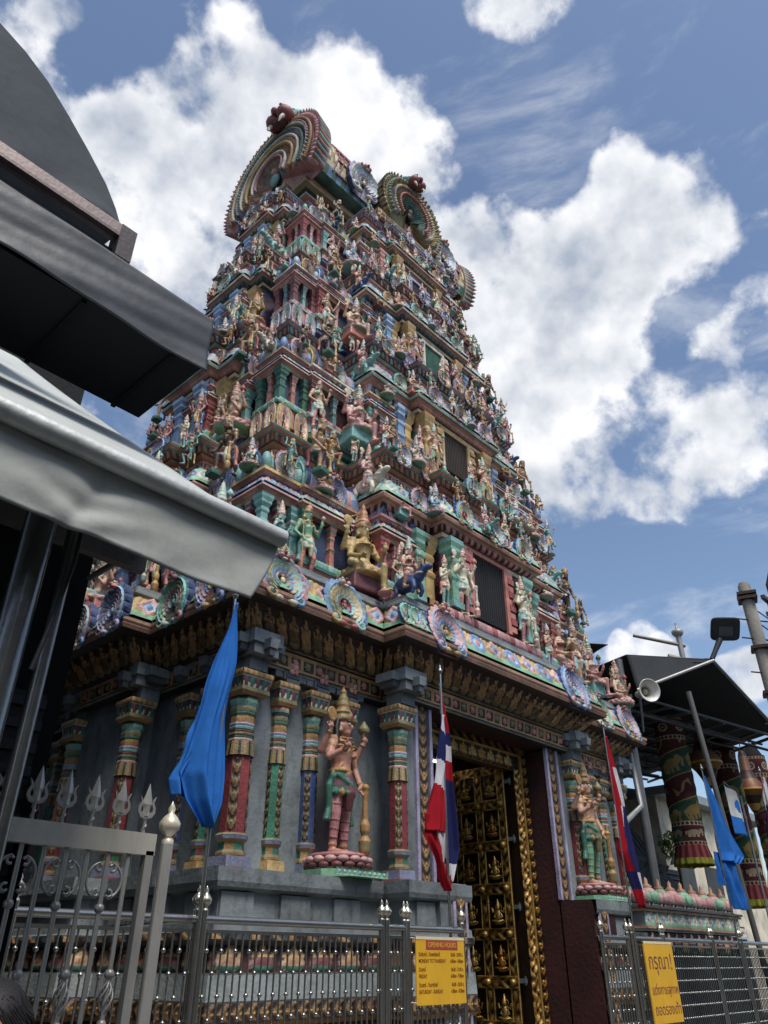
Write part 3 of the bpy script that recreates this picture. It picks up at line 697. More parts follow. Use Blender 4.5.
for k in range(4):
    z, H = ZK[k], ZK[k+1]-ZK[k]; s = KS[k]; f = FS[k]
    hx, hy = EX[k]-.72, EY[k]-.72
    y2 = YC[k]; y1 = y2-.32*f; x1 = EX[k]+.0; x2 = x1+.3*f
    left = [(.62*f, x2), (min(1.25*f, hy*.9), x1), (hy, hx)]; front = [(1.45*f, y2), (2.9*f, y1), (hx, hy)]
    PLAN.append((left, front, hx, hy, x1, x2, y1, y2))
    c = LED[k]; Z = lambda t: z+H*t
    mb = MB()
    wallring(mb, left, front, [(.22*f, z-.02, 'dgrey'), (.22*f, Z(.02), 'dgrey'), (.2*f, Z(.085), (fn_rope(.16*f, (('rose', 'red', 'pink', 'rose'), ('teal', 'aqua'), ('pink', 'salmon'), ('green', 'teal'))[k]), .035, .07)),
                               (.06*f, Z(.09), 'dgrey'), (0, Z(.1), 'maroon'),
                               (0, Z(.5), (fn_carve(1.1, (('dmaroon', 'maroon', 'dbrown', 'maroon'), ('dgreen', 'olive', 'maroon', 'dmaroon'), ('navy', 'maroon', 'dblue', 'dmaroon'), ('dmaroon', 'maroon', 'dgreen', 'maroon'))[k]), .05, .05)),
                               (.1*f, Z(.51), c[3]), (.12*f, Z(.53), 'cream'), (.16*f, Z(.535), 'maroon'), (.24*f, Z(.56), (fn_rope(.1*f, (c[1], c[3])), .03, .03)), (.30*f, Z(.565), 'pink'), (.36*f, Z(.57), 'tan'), (.38*f, Z(.585), c[2]), (.36*f, Z(.6), 'rose')])
    wallring(mb, left, front, [(.36*f, Z(.6), 'tan'), (.16*f, Z(.72), (fn_floral(.34*f, BAND[k]), .026, .06)), (.14*f, Z(.735), c[0]), (.02*f, Z(.74), 'salmon'), (.02*f, Z(.80), (fn_panels(.22*f, ('pink', 'salmon', 'teal', 'maroon')), .03, .05)),
                               (.10*f, Z(.805), 'tan'), (.16*f, Z(.815), c[2]), (.18*f, Z(.825), 'maroon'), (.28*f, Z(.845), (fn_petals(.16*f, ('maroon', c[0], c[2], c[3])), .03, .03)), (.3*f, Z(.855), c[0]), (.25*f, Z(.858), 'bone'), (.33*f, Z(.872), c[3]), (.34*f, Z(.885), c[0]), (.24*f, Z(.89), 'rose'), (.25*f, Z(.91), c[2]), (.1*f, Z(.915), 'bone')])
    P = outline(left, front, .1*f); mb.add([(*p, Z(.915)) for p in P], [tuple(range(len(P)))], K['dgrey'])
    tp(mb, 'storey')
    # doorway with mesh screen and stepped frame
    w = DOORW[k]; z0, z1 = DOORZ[k]
    for sg in (-1,):
        mb = MB(); mb.box((0, -(y2+.055), (z0+z1)/2), (2*w, .05, z1-z0), K[('soot', 'dbrown', 'dgreen', 'navy')[k]])
        n = 14
        for q in range(n+1): mb.box((-w+2*w*q/n, -(y2+.086), (z0+z1)/2), (.012, .012, z1-z0), K['black'])
        dr = mb.build('doorway', STONE, tower)
        mb = MB()
        for s2 in (-1, 1):
            cn = ('salmon', 'gold', 'bone', 'lav')[k]; cn2 = ('red', 'ochre', 'pink', 'sky')[k]
            mb.box((s2*(w+.07*f), -(y2+.07), (z0+z1)/2), (.12*f, .14, z1-z0+.1), K[cn])
            for q in range(9):
                mb.box((s2*(w+.22*f), -(y2+.08), z0+(z1-z0)*(q+.5)/9), (.2*f, .13+.05*(q % 2), (z1-z0)/11), K[cn2 if q % 2 else cn])
        mb.box((0, -(y2+.06), z1+.06), (2*w+.3*f, .13, .1), K[cn])
        mb.build('frame', PAINT, dr)
    # pavilions
    q_ = SXY[k]; e_ = q_*.9
    cm = pavilion('corner', k, q_, s, first=(k == 0))
    for sx in (-1, 1):
        for sy in (-1, 1): put_pav('corner_pavilion', cm, (sx*(EX[k]-e_), sy*(EY[k]-e_), z-.02))
    b1_ = pavilion('barrel', (k+1) % 4, q_*.98, s*.97, .75*f)
    for sx in (-1, 1): put_pav('barrel_pavilion', b1_, (sx*3.93*f, -(EY[k]-e_+.12), z))
    b2_ = pavilion('barrel', (k+3) % 4, q_, s*.93, .08)
    for sx in (-1, 1): put_pav('barrel_pavilion', b2_, (sx*2.62*f, -(y1-.3), z))
    b3_ = pavilion('barrel', (k+2) % 4, q_, s*.95, .55*f)
    for sx in (-1, 1): put_pav('barrel_pavilion', b3_, (sx*(x1-.1), 0, z), sx*PI/2)
    if EY[k] > 2.3:
        for sy in (-1, 1):
            for sx in (-1, 1): put_pav('barrel_pavilion', b2_, (sx*(EX[k]-e_+.05), sy*(EY[k]-2*e_-.62), z), sx*PI/2)
    # colonnettes on the middle bays
    cm_ = {}
    for cn in ('gold', 'green', 'blue', 'salmon'):
        m2 = MB(); smallcol(m2, 0, 0, 0, H*.40, .13*f, cn, ('ochre', 'teal', 'sky', 'pink')[('gold', 'green', 'blue', 'salmon').index(cn)]); cm_[cn] = m2.mesh('colonnette', PAINT)
    for sx in (-1, 1):
        for x, cn in ((1.76, ('gold', 'gold', 'gold', 'green')[k]), (2.03, ('green', 'blue', 'blue', 'salmon')[k])):
            put('colonnette', cm_[cn], tower, (sx*x*f, -(y1+.1), Z(.1)))
        put('colonnette', cm_[('green', 'gold', 'gold', 'gold')[k]], tower, (sx*1.3*f, -(y2+.08), Z(.1)))
        for y, cn in ((.45, 'blue'), (1.0, 'gold')):
            put('colonnette', cm_[cn], tower, (-(x2+.06 if y < .6 else x1+.06), sx*y*f, Z(.1)))
    # horseshoe arches on the band and the ledge
    for x, yy, tt, rr, i in ((0, y2+.36*f, .66, .30, k), (1.1, y2+.34*f, .66, .30, k+1), (2.2, y1+.34*f, .66, .26, k+2), (.62, y2+.3*f, .90, .27, k+3), (1.75, y1+.3*f, .91, .32, k+4), (2.62, y1+.3*f, .90, .25, k+6)):
        for sx in ((-1, 1) if x else (1,)):
            put('arch_ornament', kudu_mesh(i % 7), tower, (sx*x*f, -yy, Z(tt)), 0, rr*f)
    for y, xx, tt, rr, i in ((.0, x2+.34*f, .66, .34, k+1), (.95, x1+.34*f, .66, .27, k+3), (.45, x2+.28*f, .9, .26, k+5)):
        for sy in ((-1, 1) if y else (1,)):
            put('arch_ornament', kudu_mesh(i % 7), tower, (-xx, sy*y*f, Z(tt)), -PI/2, rr*f)
            put('arch_ornament', kudu_mesh(i % 7), tower, (xx, sy*y*f, Z(tt)), PI/2, rr*f)
    # pot finials along the ledge
    fmsh = []
    for cn in ('gold', 'cream'):
        m2 = MB(); finial(m2, 0, 0, 0, .075, cn); fmsh.append(m2.mesh('pot_finial', PAINT))
    for x in np.linspace(-1.35*f, 1.35*f, 10): put('pot_finial', fmsh[0], tower, (x, -(y2+.16*f), Z(.91)))
    for x in np.linspace(1.65*f, 2.7*f, 4):
        for sx in (-1, 1): put('pot_finial', fmsh[1], tower, (sx*x, -(y1+.16*f), Z(.91)))
    for y in np.linspace(-1.0*f, 1.0*f, 5): put('pot_finial', fmsh[0], tower, (-(x1+.2*f), y, Z(.91)))
# arches along the base frieze
FRZ = [(-5.62, 0, 0, .47), (-4.27, 0, 1, .47), (-2.2, .5, 2, .5), (2.2, .5, 5, .5), (4.24, 0, 3, .45), (5.62, 0, 2, .47)]
for x, p, i, r in FRZ: put('arch_ornament', kudu_mesh(i), tower, (x, -(HY+p-.07), 6.70), 0, r*.98).rotation_euler = (R(-14), 0, R(rng.uniform(-2, 2)))
for x in (-2.98, -2.72, 2.98, 2.72, -3.2): put('arch_ornament', kudu_mesh(3 if abs(x) > 2.9 else 5, False), tower, (x, -(HY+.42), 6.74), 0, .22).rotation_euler = (R(-16), 0, 0)
for y, p, i in ((-3.3, 0, 2), (-2.2, 0, 3), (0, .5, 0), (-1.15, .5, 5), (1.15, .5, 4), (2.2, 0, 6), (3.3, 0, 1)):
    put('arch_ornament', kudu_mesh(i), tower, (-(HX+p+.03), y, 6.68), -PI/2, .44)
put('arch_ornament', kudu_mesh(1), tower, (HX+.03, -3.3, 6.68), PI/2, .44)

# ---------------------------------------------------------------- crowning barrel roof
lf = [(.55, 3.86), (1.18, 3.6)]; ff = [(1.35, 2.0), (3.6, 1.25)]
mb = MB()
wallring(mb, lf, ff, [(-.5, 20.8, 'dgrey'), (-.3, 21.05, (fn_figures(.3, ('maroon', 'tan', 'skin', 'gold', 'green')), .03, .1)), (-.1, 21.15, 'salmon'), (-.08, 21.2, 'teal'), (0, 21.26, 'dbrown'), (.13, 21.34, 'olive'), (.16, 21.4, 'tan'), (.16, 21.5, 'olive'), (.05, 21.55, 'cream')])
P = outline(lf, ff, .05); mb.add([(*p, 21.55) for p in P], [tuple(range(len(P)))], K['olive'])
tp(mb, 'ledge')
def barrel(L, ry, zc, rz_, nx, na, pat):
    mb = MB(); a = np.linspace(R(-22), R(202), na); xs = np.linspace(-L, L, nx)
    V = []; 
    for x in xs:
        for t in a: V.append((x, -ry*math.cos(t), zc+rz_*math.sin(t)))
    f = []; c = []
    for i in range(nx-1):
        for j in range(na-1):
            f.append((i*na+j, (i+1)*na+j, (i+1)*na+j+1, i*na+j+1)); c.append(pat(i, j))
    mb.add(V, f, c, True)
    return mb
def pat(i, j):
    jj = min(j, 42-j)
    if jj < 2: return K[('blue', 'dgreen')[i // 4 % 2]]
    if jj < 3: return K['cream']
    u, v = i % 8, j % 6
    if i < 14 or i > 146: return K[('ochre', 'olive', 'cream')[(i//2+j//2) % 3]]
    return K['maroon'] if (u < 2 or v < 1) else K[('salmon', 'cream', 'gold')[(i//8+j//6) % 3]]
PB = [(-1.84*math.cos(t), 22.45+2.08*math.sin(t)) for t in np.linspace(R(-22), R(202), 24)]
mb = barrel(3.62, 1.84, 22.45, 2.08, 161, 44, pat)
for i in range(27):     # lattice ribs standing off the roof
    x = -3.0+i*.23
    pts = [(x+.12*math.sin(t*5), -1.86*math.cos(t), 22.45+2.1*math.sin(t)) for t in np.linspace(R(-15), R(195), 17)]
    mb.tube(pts, .025, K['maroon'], 5)
for t in np.linspace(R(-14), R(194), 14):
    mb.tube([(-3.0, -1.86*math.cos(t), 22.45+2.1*math.sin(t)), (3.0, -1.86*math.cos(t), 22.45+2.1*math.sin(t))], .025, K['red'], 5)
mb.box((0, 0, 21.75), (6.9, 2.36, .5), K['rose'])
for sx in (-1, 1): mb.add([(sx*3.61, y, z) for y, z in PB], [tuple(range(24))[::-1] if sx < 0 else tuple(range(24))], K['ochre'])
mb.box((0, 0, 22.0), (7.1, 3.4, .05), K['teal']); mb.box((0, 0, 21.62), (7.0, 2.6, .12), K['salmon'])
for x in np.linspace(-2.6, 2.6, 7): finial(mb, x, 0, 24.5, .17, 'gold')
tp(mb, 'barrel_roof')
gab = kudu(2.12, .34, ['teal', 'salmon', 'cream', 'rose', 'blue', 'salmon'], 150, False, 49, True, .13, ('dgreen', 'red', 'red', 'bone'), 'rose', -27, False, 'olive', .5, (0, 2, 4, 6, 8, 9, 11))
for b in range(110):   # beading on the rings of the great gable arch
    a = R(-26+232*b/109)
    for rr, cn, r0 in ((.52, 'gold', .05), (.64, 'bone', .045), (.74, 'dgreen', .05), (.83, 'cream', .055), (.91, 'ochre', .05), (.37, 'white', .035), (.3, 'rose', .03)):
        gab.ell((2.12*rr*math.cos(a), -.37, 2.12*rr*math.sin(a)*1.04), (r0, .08, r0), K[cn], 6, 4)
for b in range(56):
    a = R(-27+234*b/55); gab.ell((2.12*1.0*math.cos(a), -.16, 2.12*1.0*math.sin(a)*1.04), (.10, .2, .10), K['rose' if b % 2 else 'pink'], 7, 5)
# great lion mask on the crown
def mask(mb, x, y, z, s, M=None):
    mb.ell((x, y, z+.2*s), (.42*s, .5*s, .36*s), K['dgreen'], 12, 9, M)
    mb.tube([(x+.2*s, y-.1*s, z+.4*s), (x+.3*s, y+.2*s, z+.62*s), (x+.42*s, y+.5*s, z+.52*s)], [.16*s, .14*s, .05*s], K['teal'], 8, M)
    mb.tube([(x-.2*s, y-.1*s, z+.4*s), (x-.3*s, y+.2*s, z+.62*s), (x-.42*s, y+.5*s, z+.52*s)], [.16*s, .14*s, .05*s], K['teal'], 8, M)
    for sx in (-1, 1):
        mb.ell((x+sx*.25*s, y-.42*s, z-.08*s), (.27*s, .3*s, .26*s), lin('#8c3b38'), 12, 9, M)
        mb.ell((x+sx*.2*s, y-.5*s, z+.28*s), .12*s, K['bone'], 9, 7, M); mb.ell((x+sx*.2*s, y-.6*s, z+.28*s), .05*s, K['black'], 8, 6, M)
        mb.tube([(x+sx*.28*s, y-.5*s, z-.25*s), (x+sx*.3*s, y-.6*s, z-.5*s), (x+sx*.22*s, y-.62*s, z-.66*s)], [.08*s, .06*s, .01*s], K['bone'], 7, M)
    mb.ell((x, y-.62*s, z+.08*s), (.14*s, .16*s, .13*s), K['red'], 9, 7, M); mb.ell((x, y-.4*s, z-.28*s), (.24*s, .2*s, .1*s), K['maroon'], 9, 7, M)
mask(gab, .62, -.2, 1.98, 1.0)
gm = gab.mesh('gable_arch', PAINT)
put('gable_arch', gm, tower, (-3.78, .0, 22.42), -PI/2); put('gable_arch', gm, tower, (3.42, .0, 22.35), PI/2, .88)
fr = kudu(1.36, .3, ['dbrown', 'teal', 'olive', 'lav', 'gold', 'olive'], 110, False, 35, True, .14, ('dgreen', 'red', 'red', 'bone'), 'olive', -40, False, 'tan', .45, (0, 2, 4, 6, 8, 9, 11))
for b in range(40):
    a = R(-38+256*b/39)
    for rr, cn in ((.5, 'salmon'), (.7, 'cream'), (.88, 'teal')): fr.ell((1.36*rr*math.cos(a), -.32, 1.36*rr*math.sin(a)*1.04), (.045, .07, .045), K[cn], 6, 4)
    fr.ell((1.36*math.cos(a), -.12, 1.36*math.sin(a)*1.04), (.1, .16, .1), K['olive' if b % 2 else 'tan'], 7, 5)
mask(fr, -.12, -.3, 1.16, .66)
for sx in (-1, 1): fr.lathe([(.22, 0), (.2, .12), (.06, .14)], 12, K['salmon'], T(sx*.62, -.05, 1.05) @ RX(PI/2))
fm = fr.mesh('front_arch', PAINT); put('front_arch', fm, tower, (0, -2.02, 22.5)); put('front_arch', fm, tower, (0, 2.02, 22.5), PI)
for y in (-1.4, 1.4): mb = MB(); mb.box((0, y*1.12, 22.3), (1.9, .85, 1.7), K['maroon']); tp(mb, 'arch_backing')
for x in (-1.95, 1.95): put('arch_ornament', kudu_mesh(6), tower, (x, -1.9, 22.4), 0, .66)

# ---------------------------------------------------------------- sculpted figures
def melt(mb, name, voxel, mat_, smooth=4):
    """fuse the modelled forms into one continuous sculpted surface and carry the paint over"""
    src = mb.mesh('tmp', None); o = bpy.data.objects.new('tmp', src); COL.objects.link(o)
    md = o.modifiers.new('r', 'REMESH'); md.mode = 'VOXEL'; md.voxel_size = voxel
    ms = o.modifiers.new('s', 'SMOOTH'); ms.factor = .5; ms.iterations = smooth
    dg = bpy.context.evaluated_depsgraph_get(); me = bpy.data.meshes.new_from_object(o.evaluated_get(dg)); me.name = name
    v = np.concatenate(mb.V); F = []; C = []
    for f, c, _ in mb.G:
        F += [tuple(q) for q in f]; C.append(c)
    C = np.concatenate(C); bvh = BVHTree.FromPolygons([tuple(x) for x in v], F)
    n = len(me.vertices); co = np.empty(n*3); me.vertices.foreach_get('co', co); co = co.reshape(-1, 3)
    vc = np.ones((n, 4))
    for i in range(n):
        r = bvh.find_nearest(Vector(co[i])); vc[i, :3] = C[r[2]] if r[2] is not None else C[0]
    while me.color_attributes: me.color_attributes.remove(me.color_attributes[0])
    at = me.color_attributes.new('paint', 'FLOAT_COLOR', 'POINT'); at.data.foreach_set('color', vc.astype(np.float32).ravel())
    me.polygons.foreach_set('use_smooth', np.ones(len(me.polygons), bool)); me.materials.clear(); me.materials.append(mat_)
    bpy.data.objects.remove(o); bpy.data.meshes.remove(src)
    return me

def limb(mb, pts, rad, col, n=9):
    mb.tube(pts, rad, col, n)
    for p, r in zip(pts, rad): mb.ell(p, r*1.02, col, 9, 6)
def band(mb, p, q, r, col, t=.02):
    """bracelet round the segment p-q at p"""
    p = np.array(p, float); q = np.array(q, float); d = (q-p)/np.linalg.norm(q-p)
    mb.tube([p-d*t, p, p+d*t], [r*.95, r*1.18, r*.95], col, 10)
def head(mb, p, P, turn=0., crown=1., big=1.):
    M = T(*p) @ RZ(turn) @ S(big)
    mb.ell((0, 0, 0), (.1, .115, .135), P['skin'], 14, 10, M); mb.ell((0, -.03, -.08), (.075, .085, .07), P['skin'], 10, 8, M)
    mb.ell((0, -.122, -.015), (.018, .03, .04), P['skin'], 8, 6, M)
    for s in (-1, 1):
        mb.ell((s*.042, -.1, .02), (.026, .02, .014), K['bone'], 8, 6, M); mb.ell((s*.042, -.114, .02), (.012, .01, .012), K['black'], 8, 6, M)
        mb.tube([(s*.015, -.11, .048), (s*.045, -.11, .056), (s*.075, -.09, .046)], .008, K['hair'], 5, M)
        mb.ell((s*.102, .0, -.01), (.018, .03, .045), P['skin'], 8, 6, M); mb.ell((s*.115, -.01, -.075), (.024, .024, .035), P['gold'], 8, 6, M)
        mb.tube([(s*.1, .04, .08), (s*.13, .05, -.05), (s*.15, .03, -.2), (s*.17, .0, -.28)], [.04, .04, .03, .015], P['hair'], 7, M)
    mb.ell((0, -.108, -.07), (.03, .014, .013), K['red'], 8, 6, M)
    c = crown
    mb.lathe([(.118, .07), (.128, .1), (.115, .13), (.105, .16), (.118, .19), (.1, .23), (.085, .26*c+.0), (.095, .3*c), (.07, .36*c), (.075, .39*c), (.04, .46*c), (.05, .49*c), (.02, .54*c), (0, .6*c)], 14,
             [P['gold'], P['crown'], P['gold'], P['crown'], P['gold'], P['crown'], P['gold'], P['crown'], P['gold'], P['crown'], P['gold'], P['gold'], P['gold']], M)
    mb.ell((0, -.12, .14), (.04, .02, .05), K['red'], 8, 6, M)
def hand(mb, p, d, P, s=1., curl=.5, side=1):
    """small sculpted hand at p pointing along d with four fingers and a thumb"""
    d = np.array(d, float); d /= np.linalg.norm(d); p = np.array(p, float)
    u = np.cross(d, (0, 1, 0)); u = u/(np.linalg.norm(u)+1e-6) if np.linalg.norm(u) > .1 else np.array([1., 0, 0]); nn = np.cross(d, u)
    mb.ell(p+d*.035*s, (.036*s, .036*s, .04*s), P['skin'], 8, 6)
    for k in range(4):
        o = u*(k-1.5)*.02*s; L = (.05, .06, .057, .045)[k]*s
        b = p+d*.06*s+o; m_ = b+d*L*.6+nn*L*curl*.2; e = m_+d*L*.5*(1-curl)+nn*L*.5*curl
        mb.tube([b, m_, e], [.0115*s, .0105*s, .009*s], P['skin'], 6)
    b = p+u*side*.03*s+d*.015*s
    mb.tube([b, b+u*side*.03*s+d*.02*s, b+u*side*.03*s+d*.05*s], [.014*s, .012*s, .01*s], P['skin'], 6)
def lotus(mb, r, h, cols, z0=0.):
    mb.lathe([(r*.9, z0), (r*1.0, z0+h*.12)], 20, K[cols[2]])
    for lay, (zc, n, up) in enumerate(((z0+h*.3, 16, -1), (z0+h*.68, 16, 1))):
        for i in range(n):
            a = 2*PI*(i+.5*lay)/n; mb.ell((r*.92, 0, 0), (r*.14, r*.19, h*.25), K[cols[lay]], 7, 5, T(0, 0, zc) @ RZ(a))
        mb.lathe([(r*.9, zc-h*.2), (r*.9, zc+h*.2)], 20, K[cols[lay]])
    mb.lathe([(r*.95, z0+h*.88), (r*.9, z0+h)], 20, K[cols[0]])

def figure(pose, P, rich=0):
    """deity facing -Y standing/sitting on z=0, about 2 m to the crown"""
    mb = MB(); sk, cl, go = P['skin'], P['cloth'], P['gold']
    seated = pose in ('sit', 'lalita', 'ride')
    pz = {'sit': .30, 'lalita': .48, 'ride': .78, 'crouch': .45, 'stride': .82}.get(pose, .95)
    lx = .04 if pose in ('dance', 'stand') else 0.
    ch = np.array((lx*-.5, -.0, pz+.36)); nk = np.array((0, -.01, pz+.56)); hd = np.array((0, -.02, pz+.70))
    lean = {'stride': .14, 'crouch': .1}.get(pose, 0)
    ch += (0, -lean*.6, 0); nk += (0, -lean, 0); hd += (0, -lean*1.2, 0)
    pel = np.array((lx, 0, pz))
    mb.ell(pel, (.165, .13, .13), cl, 12, 9)
    mb.tube([pel, (pel+ch)/2+(0, -.01, 0), ch], [.145, .125, .155], sk, 12); mb.ell(ch+(0, 0, .03), (.185, .125, .17), sk, 12, 9)
    mb.ell((pel+ch)/2+(0, -.075, -.06), (.085, .06, .07), sk, 9, 7)
    if P.get('female'):
        for s in (-1, 1): mb.ell(ch+(s*.085, -.105, .02), .075, P.get('top', sk), 10, 8)
    mb.tube([ch+(0, 0, .12), nk, hd], [.07, .055, .06], sk, 9)
    head(mb, hd, P, P.get('turn', 0), P.get('crown_h', 1.))
    for k, (rr, dz) in enumerate(((.09, .17), (.13, .11), (.16, .04))):
        mb.ring(ch+(0, -.03-.02*k, dz), rr, .016, go, 16, 6, None, 1, .85)
    mb.ell(ch+(0, -.14, .0), (.03, .02, .04), go, 8, 6)
    mb.ring(pel+(0, 0, .09), .155, .026, go, 18, 6, None, 1, .85); mb.ell(pel+(0, -.13, .07), (.05, .03, .05), go, 9, 7)
    mb.tube([ch+(.13, -.09, .12), ch+(.02, -.14, -.08), pel+(-.14, -.07, .12)], .014, go, 6)
    hips = [np.array((s*.09+lx, 0, pz-.04)) for s in (-1, 1)]
    def leg(h, k, a, foot_dir, cloth=True):
        c = cl if cloth else sk
        limb(mb, [h, k], [.098, .072], c, 10); limb(mb, [k, a], [.07, .045], c if P.get('long') else sk, 10)
        for t in (.25, .5, .75): band(mb, h+(k-h)*t, k, .085-.015*t, P.get('trim', go) if t != .5 else c, .014)
        if P.get('long'):
            for t in (.2, .45, .7): band(mb, k+(a-k)*t, a, .066-.018*t, P.get('trim', go), .014)
        band(mb, a+(k-a)*.12, k, .052, go); fd = np.array(foot_dir, float)
        mb.tube([a+(0, .03, -.02), a+fd*.09+(0, 0, -.045), a+fd*.19+(0, 0, -.055)], [.045, .046, .028], sk, 9)
        for q in range(4):
            sd = np.array((-fd[1], fd[0], 0)); mb.ell(a+fd*.2+sd*(q-1.5)*.02+(0, 0, -.058), (.014, .014, .013), sk, 6, 5)
    if pose in ('guard', 'stand', 'plain'):
        sp = .11 if pose != 'stand' else .13
        leg(hips[0], np.array((-sp, -.02, .5)), np.array((-sp, .01, .075)), (-.2, -1, 0))
        k1 = np.array((sp, -.02, .5)) if pose != 'stand' else np.array((.17, -.1, .52))
        leg(hips[1], k1, np.array((sp+.02, 0.01, .075)), (.25, -1, 0))
    elif pose == 'dance':
        leg(hips[0], np.array((-.12, -.06, .5)), np.array((-.06, .0, .075)), (-.3, -1, 0))
        leg(hips[1], np.array((.36, -.16, .72)), np.array((.14, -.26, .5)), (-.6, -.8, -.2))
    elif pose == 'stride':
        leg(hips[0], np.array((-.14, -.3, .62)), np.array((-.16, -.28, .2)), (-.1, -1, 0))
        leg(hips[1], np.array((.18, .0, .42)), np.array((.2, .1, .075)), (.3, -1, 0))
        mb.box((-.16, -.32, .07), (.3, .3, .15), K['dgreen'])
    elif pose == 'crouch':
        for s, h in zip((-1, 1), hips): leg(h, np.array((s*.3, -.28, .5)), np.array((s*.24, -.18, .075)), (s*.4, -1, 0))
    elif pose == 'sit':
        for s, h in zip((-1, 1), hips): leg(h, np.array((s*.36, -.2, .25)), np.array((-s*.1, -.3+.03*s, .22)), (-s, -.1, 0))
        lotus(mb, .42, .18, P.get('lotus', ('rose', 'pink', 'green')))
    elif pose == 'lalita':
        leg(hips[0], np.array((-.36, -.18, .45)), np.array((.02, -.3, .4)), (1, -.1, 0))
        leg(hips[1], np.array((.16, -.38, .44)), np.array((.17, -.36, .04)), (.1, -1, 0))
        mb.box((0, .02, .18), (.66, .5, .36), P.get('seat', K['dblue']), None, .92); lotus(mb, .36, .12, P.get('lotus', ('rose', 'pink', 'green')), .28)
        mb.ell((.17, -.38, -.03), (.12, .14, .05), K['rose'], 9, 6)
    elif pose == 'ride':
        for s, h in zip((-1, 1), hips): leg(h, np.array((s*.3, -.16, .6)), np.array((s*.3, -.08, .25)), (s*.1, -1, 0))
        mc = P.get('mount', K['bone'])      # crouching animal under the rider
        mb.ell((0, .05, .45), (.26, .5, .26), mc, 12, 9); mb.tube([(0, -.35, .5), (0, -.58, .72), (0, -.68, .78)], [.17, .14, .12], mc, 10)
        mb.ell((0, -.76, .74), (.1, .16, .1), mc, 10, 8)
        for s in (-1, 1):
            mb.tube([(s*.08, -.64, .86), (s*.14, -.62, .98)], [.04, .015], K['gold'], 7); mb.ell((s*.14, -.62, .82), (.07, .03, .04), mc, 8, 6)
            for yy in (-.3, .38): limb(mb, [(s*.16, yy, .35), (s*.18, yy-.06, .18), (s*.18, yy, .04)], [.09, .07, .06], mc, 8)
        mb.ring((0, -.45, .6), .17, .025, go, 12, 6)
    # aprons and sashes
    if P.get('long') and not seated:
        mb.lathe([(.2, pz-.2), (.205, pz-.12), (.185, pz-.02), (.165, pz+.08)], 16, [P['sash'], P.get('trim', go), P['sash']], T(lx, 0, 0), True, 0, True, 1., .8)
        for q in range(14):
            aa = 2*PI*q/14; mb.ell((lx+.2*math.cos(aa), .16*math.sin(aa), pz-.2), (.035, .035, .05), go if q % 2 else P['sash'], 7, 5)
    if not seated:
        mb.tube([pel+(0, -.12, .04), pel+(0, -.16, -.2), pel+(0, -.13, -.42)], [.06, .07, .04], P.get('trim', go), 8)
        for s in (-1, 1):
            mb.tube([pel+(s*.16, 0, .06), pel+(s*.25, -.01, -.12), pel+(s*.23, 0, -.4), pel+(s*.27, 0, -.56)], [.03, .05, .04, .05], P.get('sash', K['green']), 8)
        mb.tube([pel+(-.16, -.06, .02), pel+(-.02, -.17, -.1), pel+(.16, -.06, .02)], [.03, .05, .03], P.get('sash', K['green']), 8)
    # arms
    sh = [ch+(s*.2, 0, .1) for s in (-1, 1)]
    def arm(s, el, wr, fdir, obj=None):
        S0 = sh[0 if s < 0 else 1]; el = np.array(el, float); wr = np.array(wr, float)
        limb(mb, [S0, el], [.07, .05], sk, 9); limb(mb, [el, wr], [.05, .034], sk, 9)
        band(mb, S0+(el-S0)*.42, el, .066, go, .022); band(mb, wr+(el-wr)*.12, el, .042, go, .016); mb.ell(S0+(0, 0, .03), (.075, .07, .06), go, 9, 7)
        hand(mb, wr, fdir, P, 1.25, .5, -s)
        if obj == 'disc':
            mb.lathe([(.0, -.02), (.1, -.015), (.1, .015), (0, .02)], 14, go, T(*(wr+(0, -.02, .2))) @ RX(PI/2)); mb.tube([wr+(0, 0, .06), wr+(0, 0, .12)], .02, go, 7)
        elif obj == 'conch':
            mb.lathe([(.02, 0), (.075, .07), (.08, .12), (.03, .2), (0, .25)], 12, P['crown'], T(*(wr+(0, 0, .08))))
        elif obj == 'spear':
            mb.tube([(wr[0], wr[1]-.03, .1), (wr[0], wr[1]-.03, wr[2]+.45)], .018, go, 7); mb.lathe([(.0, 0), (.05, .06), (0, .2)], 8, go, T(wr[0], wr[1]-.03, wr[2]+.45))
        elif obj == 'club':
            mb.lathe([(.05, .02), (.075, .08), (.08, .2), (.045, .26), (.062, .32), (.066, .4), (.04, .46), (.034, .7), (.045, wr[2]-.06), (.06, wr[2]-.02), (.03, wr[2]+.03)], 12, [go, P['crown'], go, P['crown'], go], T(wr[0]+s*.02, wr[1]-.06, 0))
        elif obj == 'flower':
            mb.tube([wr+(0, -.02, -.05), wr+(s*.02, -.03, .16)], .012, K['green'], 6); mb.ell(wr+(s*.02, -.03, .2), (.06, .06, .07), K['pink'], 9, 7)
        elif obj == 'lute':
            mb.tube([wr+(s*.1, -.04, .0), wr+(-s*.5, -.04, .25)], [.03, .02], go, 7); mb.ell(wr+(s*.12, -.05, -.02), .1, P['crown'], 9, 7)
        elif obj == 'blade':
            mb.tube([wr+(0, -.03, .02), wr+(s*.08, -.03, .3), wr+(s*.02, -.03, .5)], [.02, .035, .01], go, 7)
    x = .2
    A = P.get('arms', 'four')
    yy = -lean
    if pose in ('guard', 'sit', 'lalita', 'ride') and A == 'four':
        for s, ob in ((-1, P.get('ol', 'disc')), (1, P.get('or', 'conch'))):
            arm(s, (s*.38, .04+yy, pz+.3), (s*.40, -.1+yy, pz+.56), (0, -.1, 1), ob)
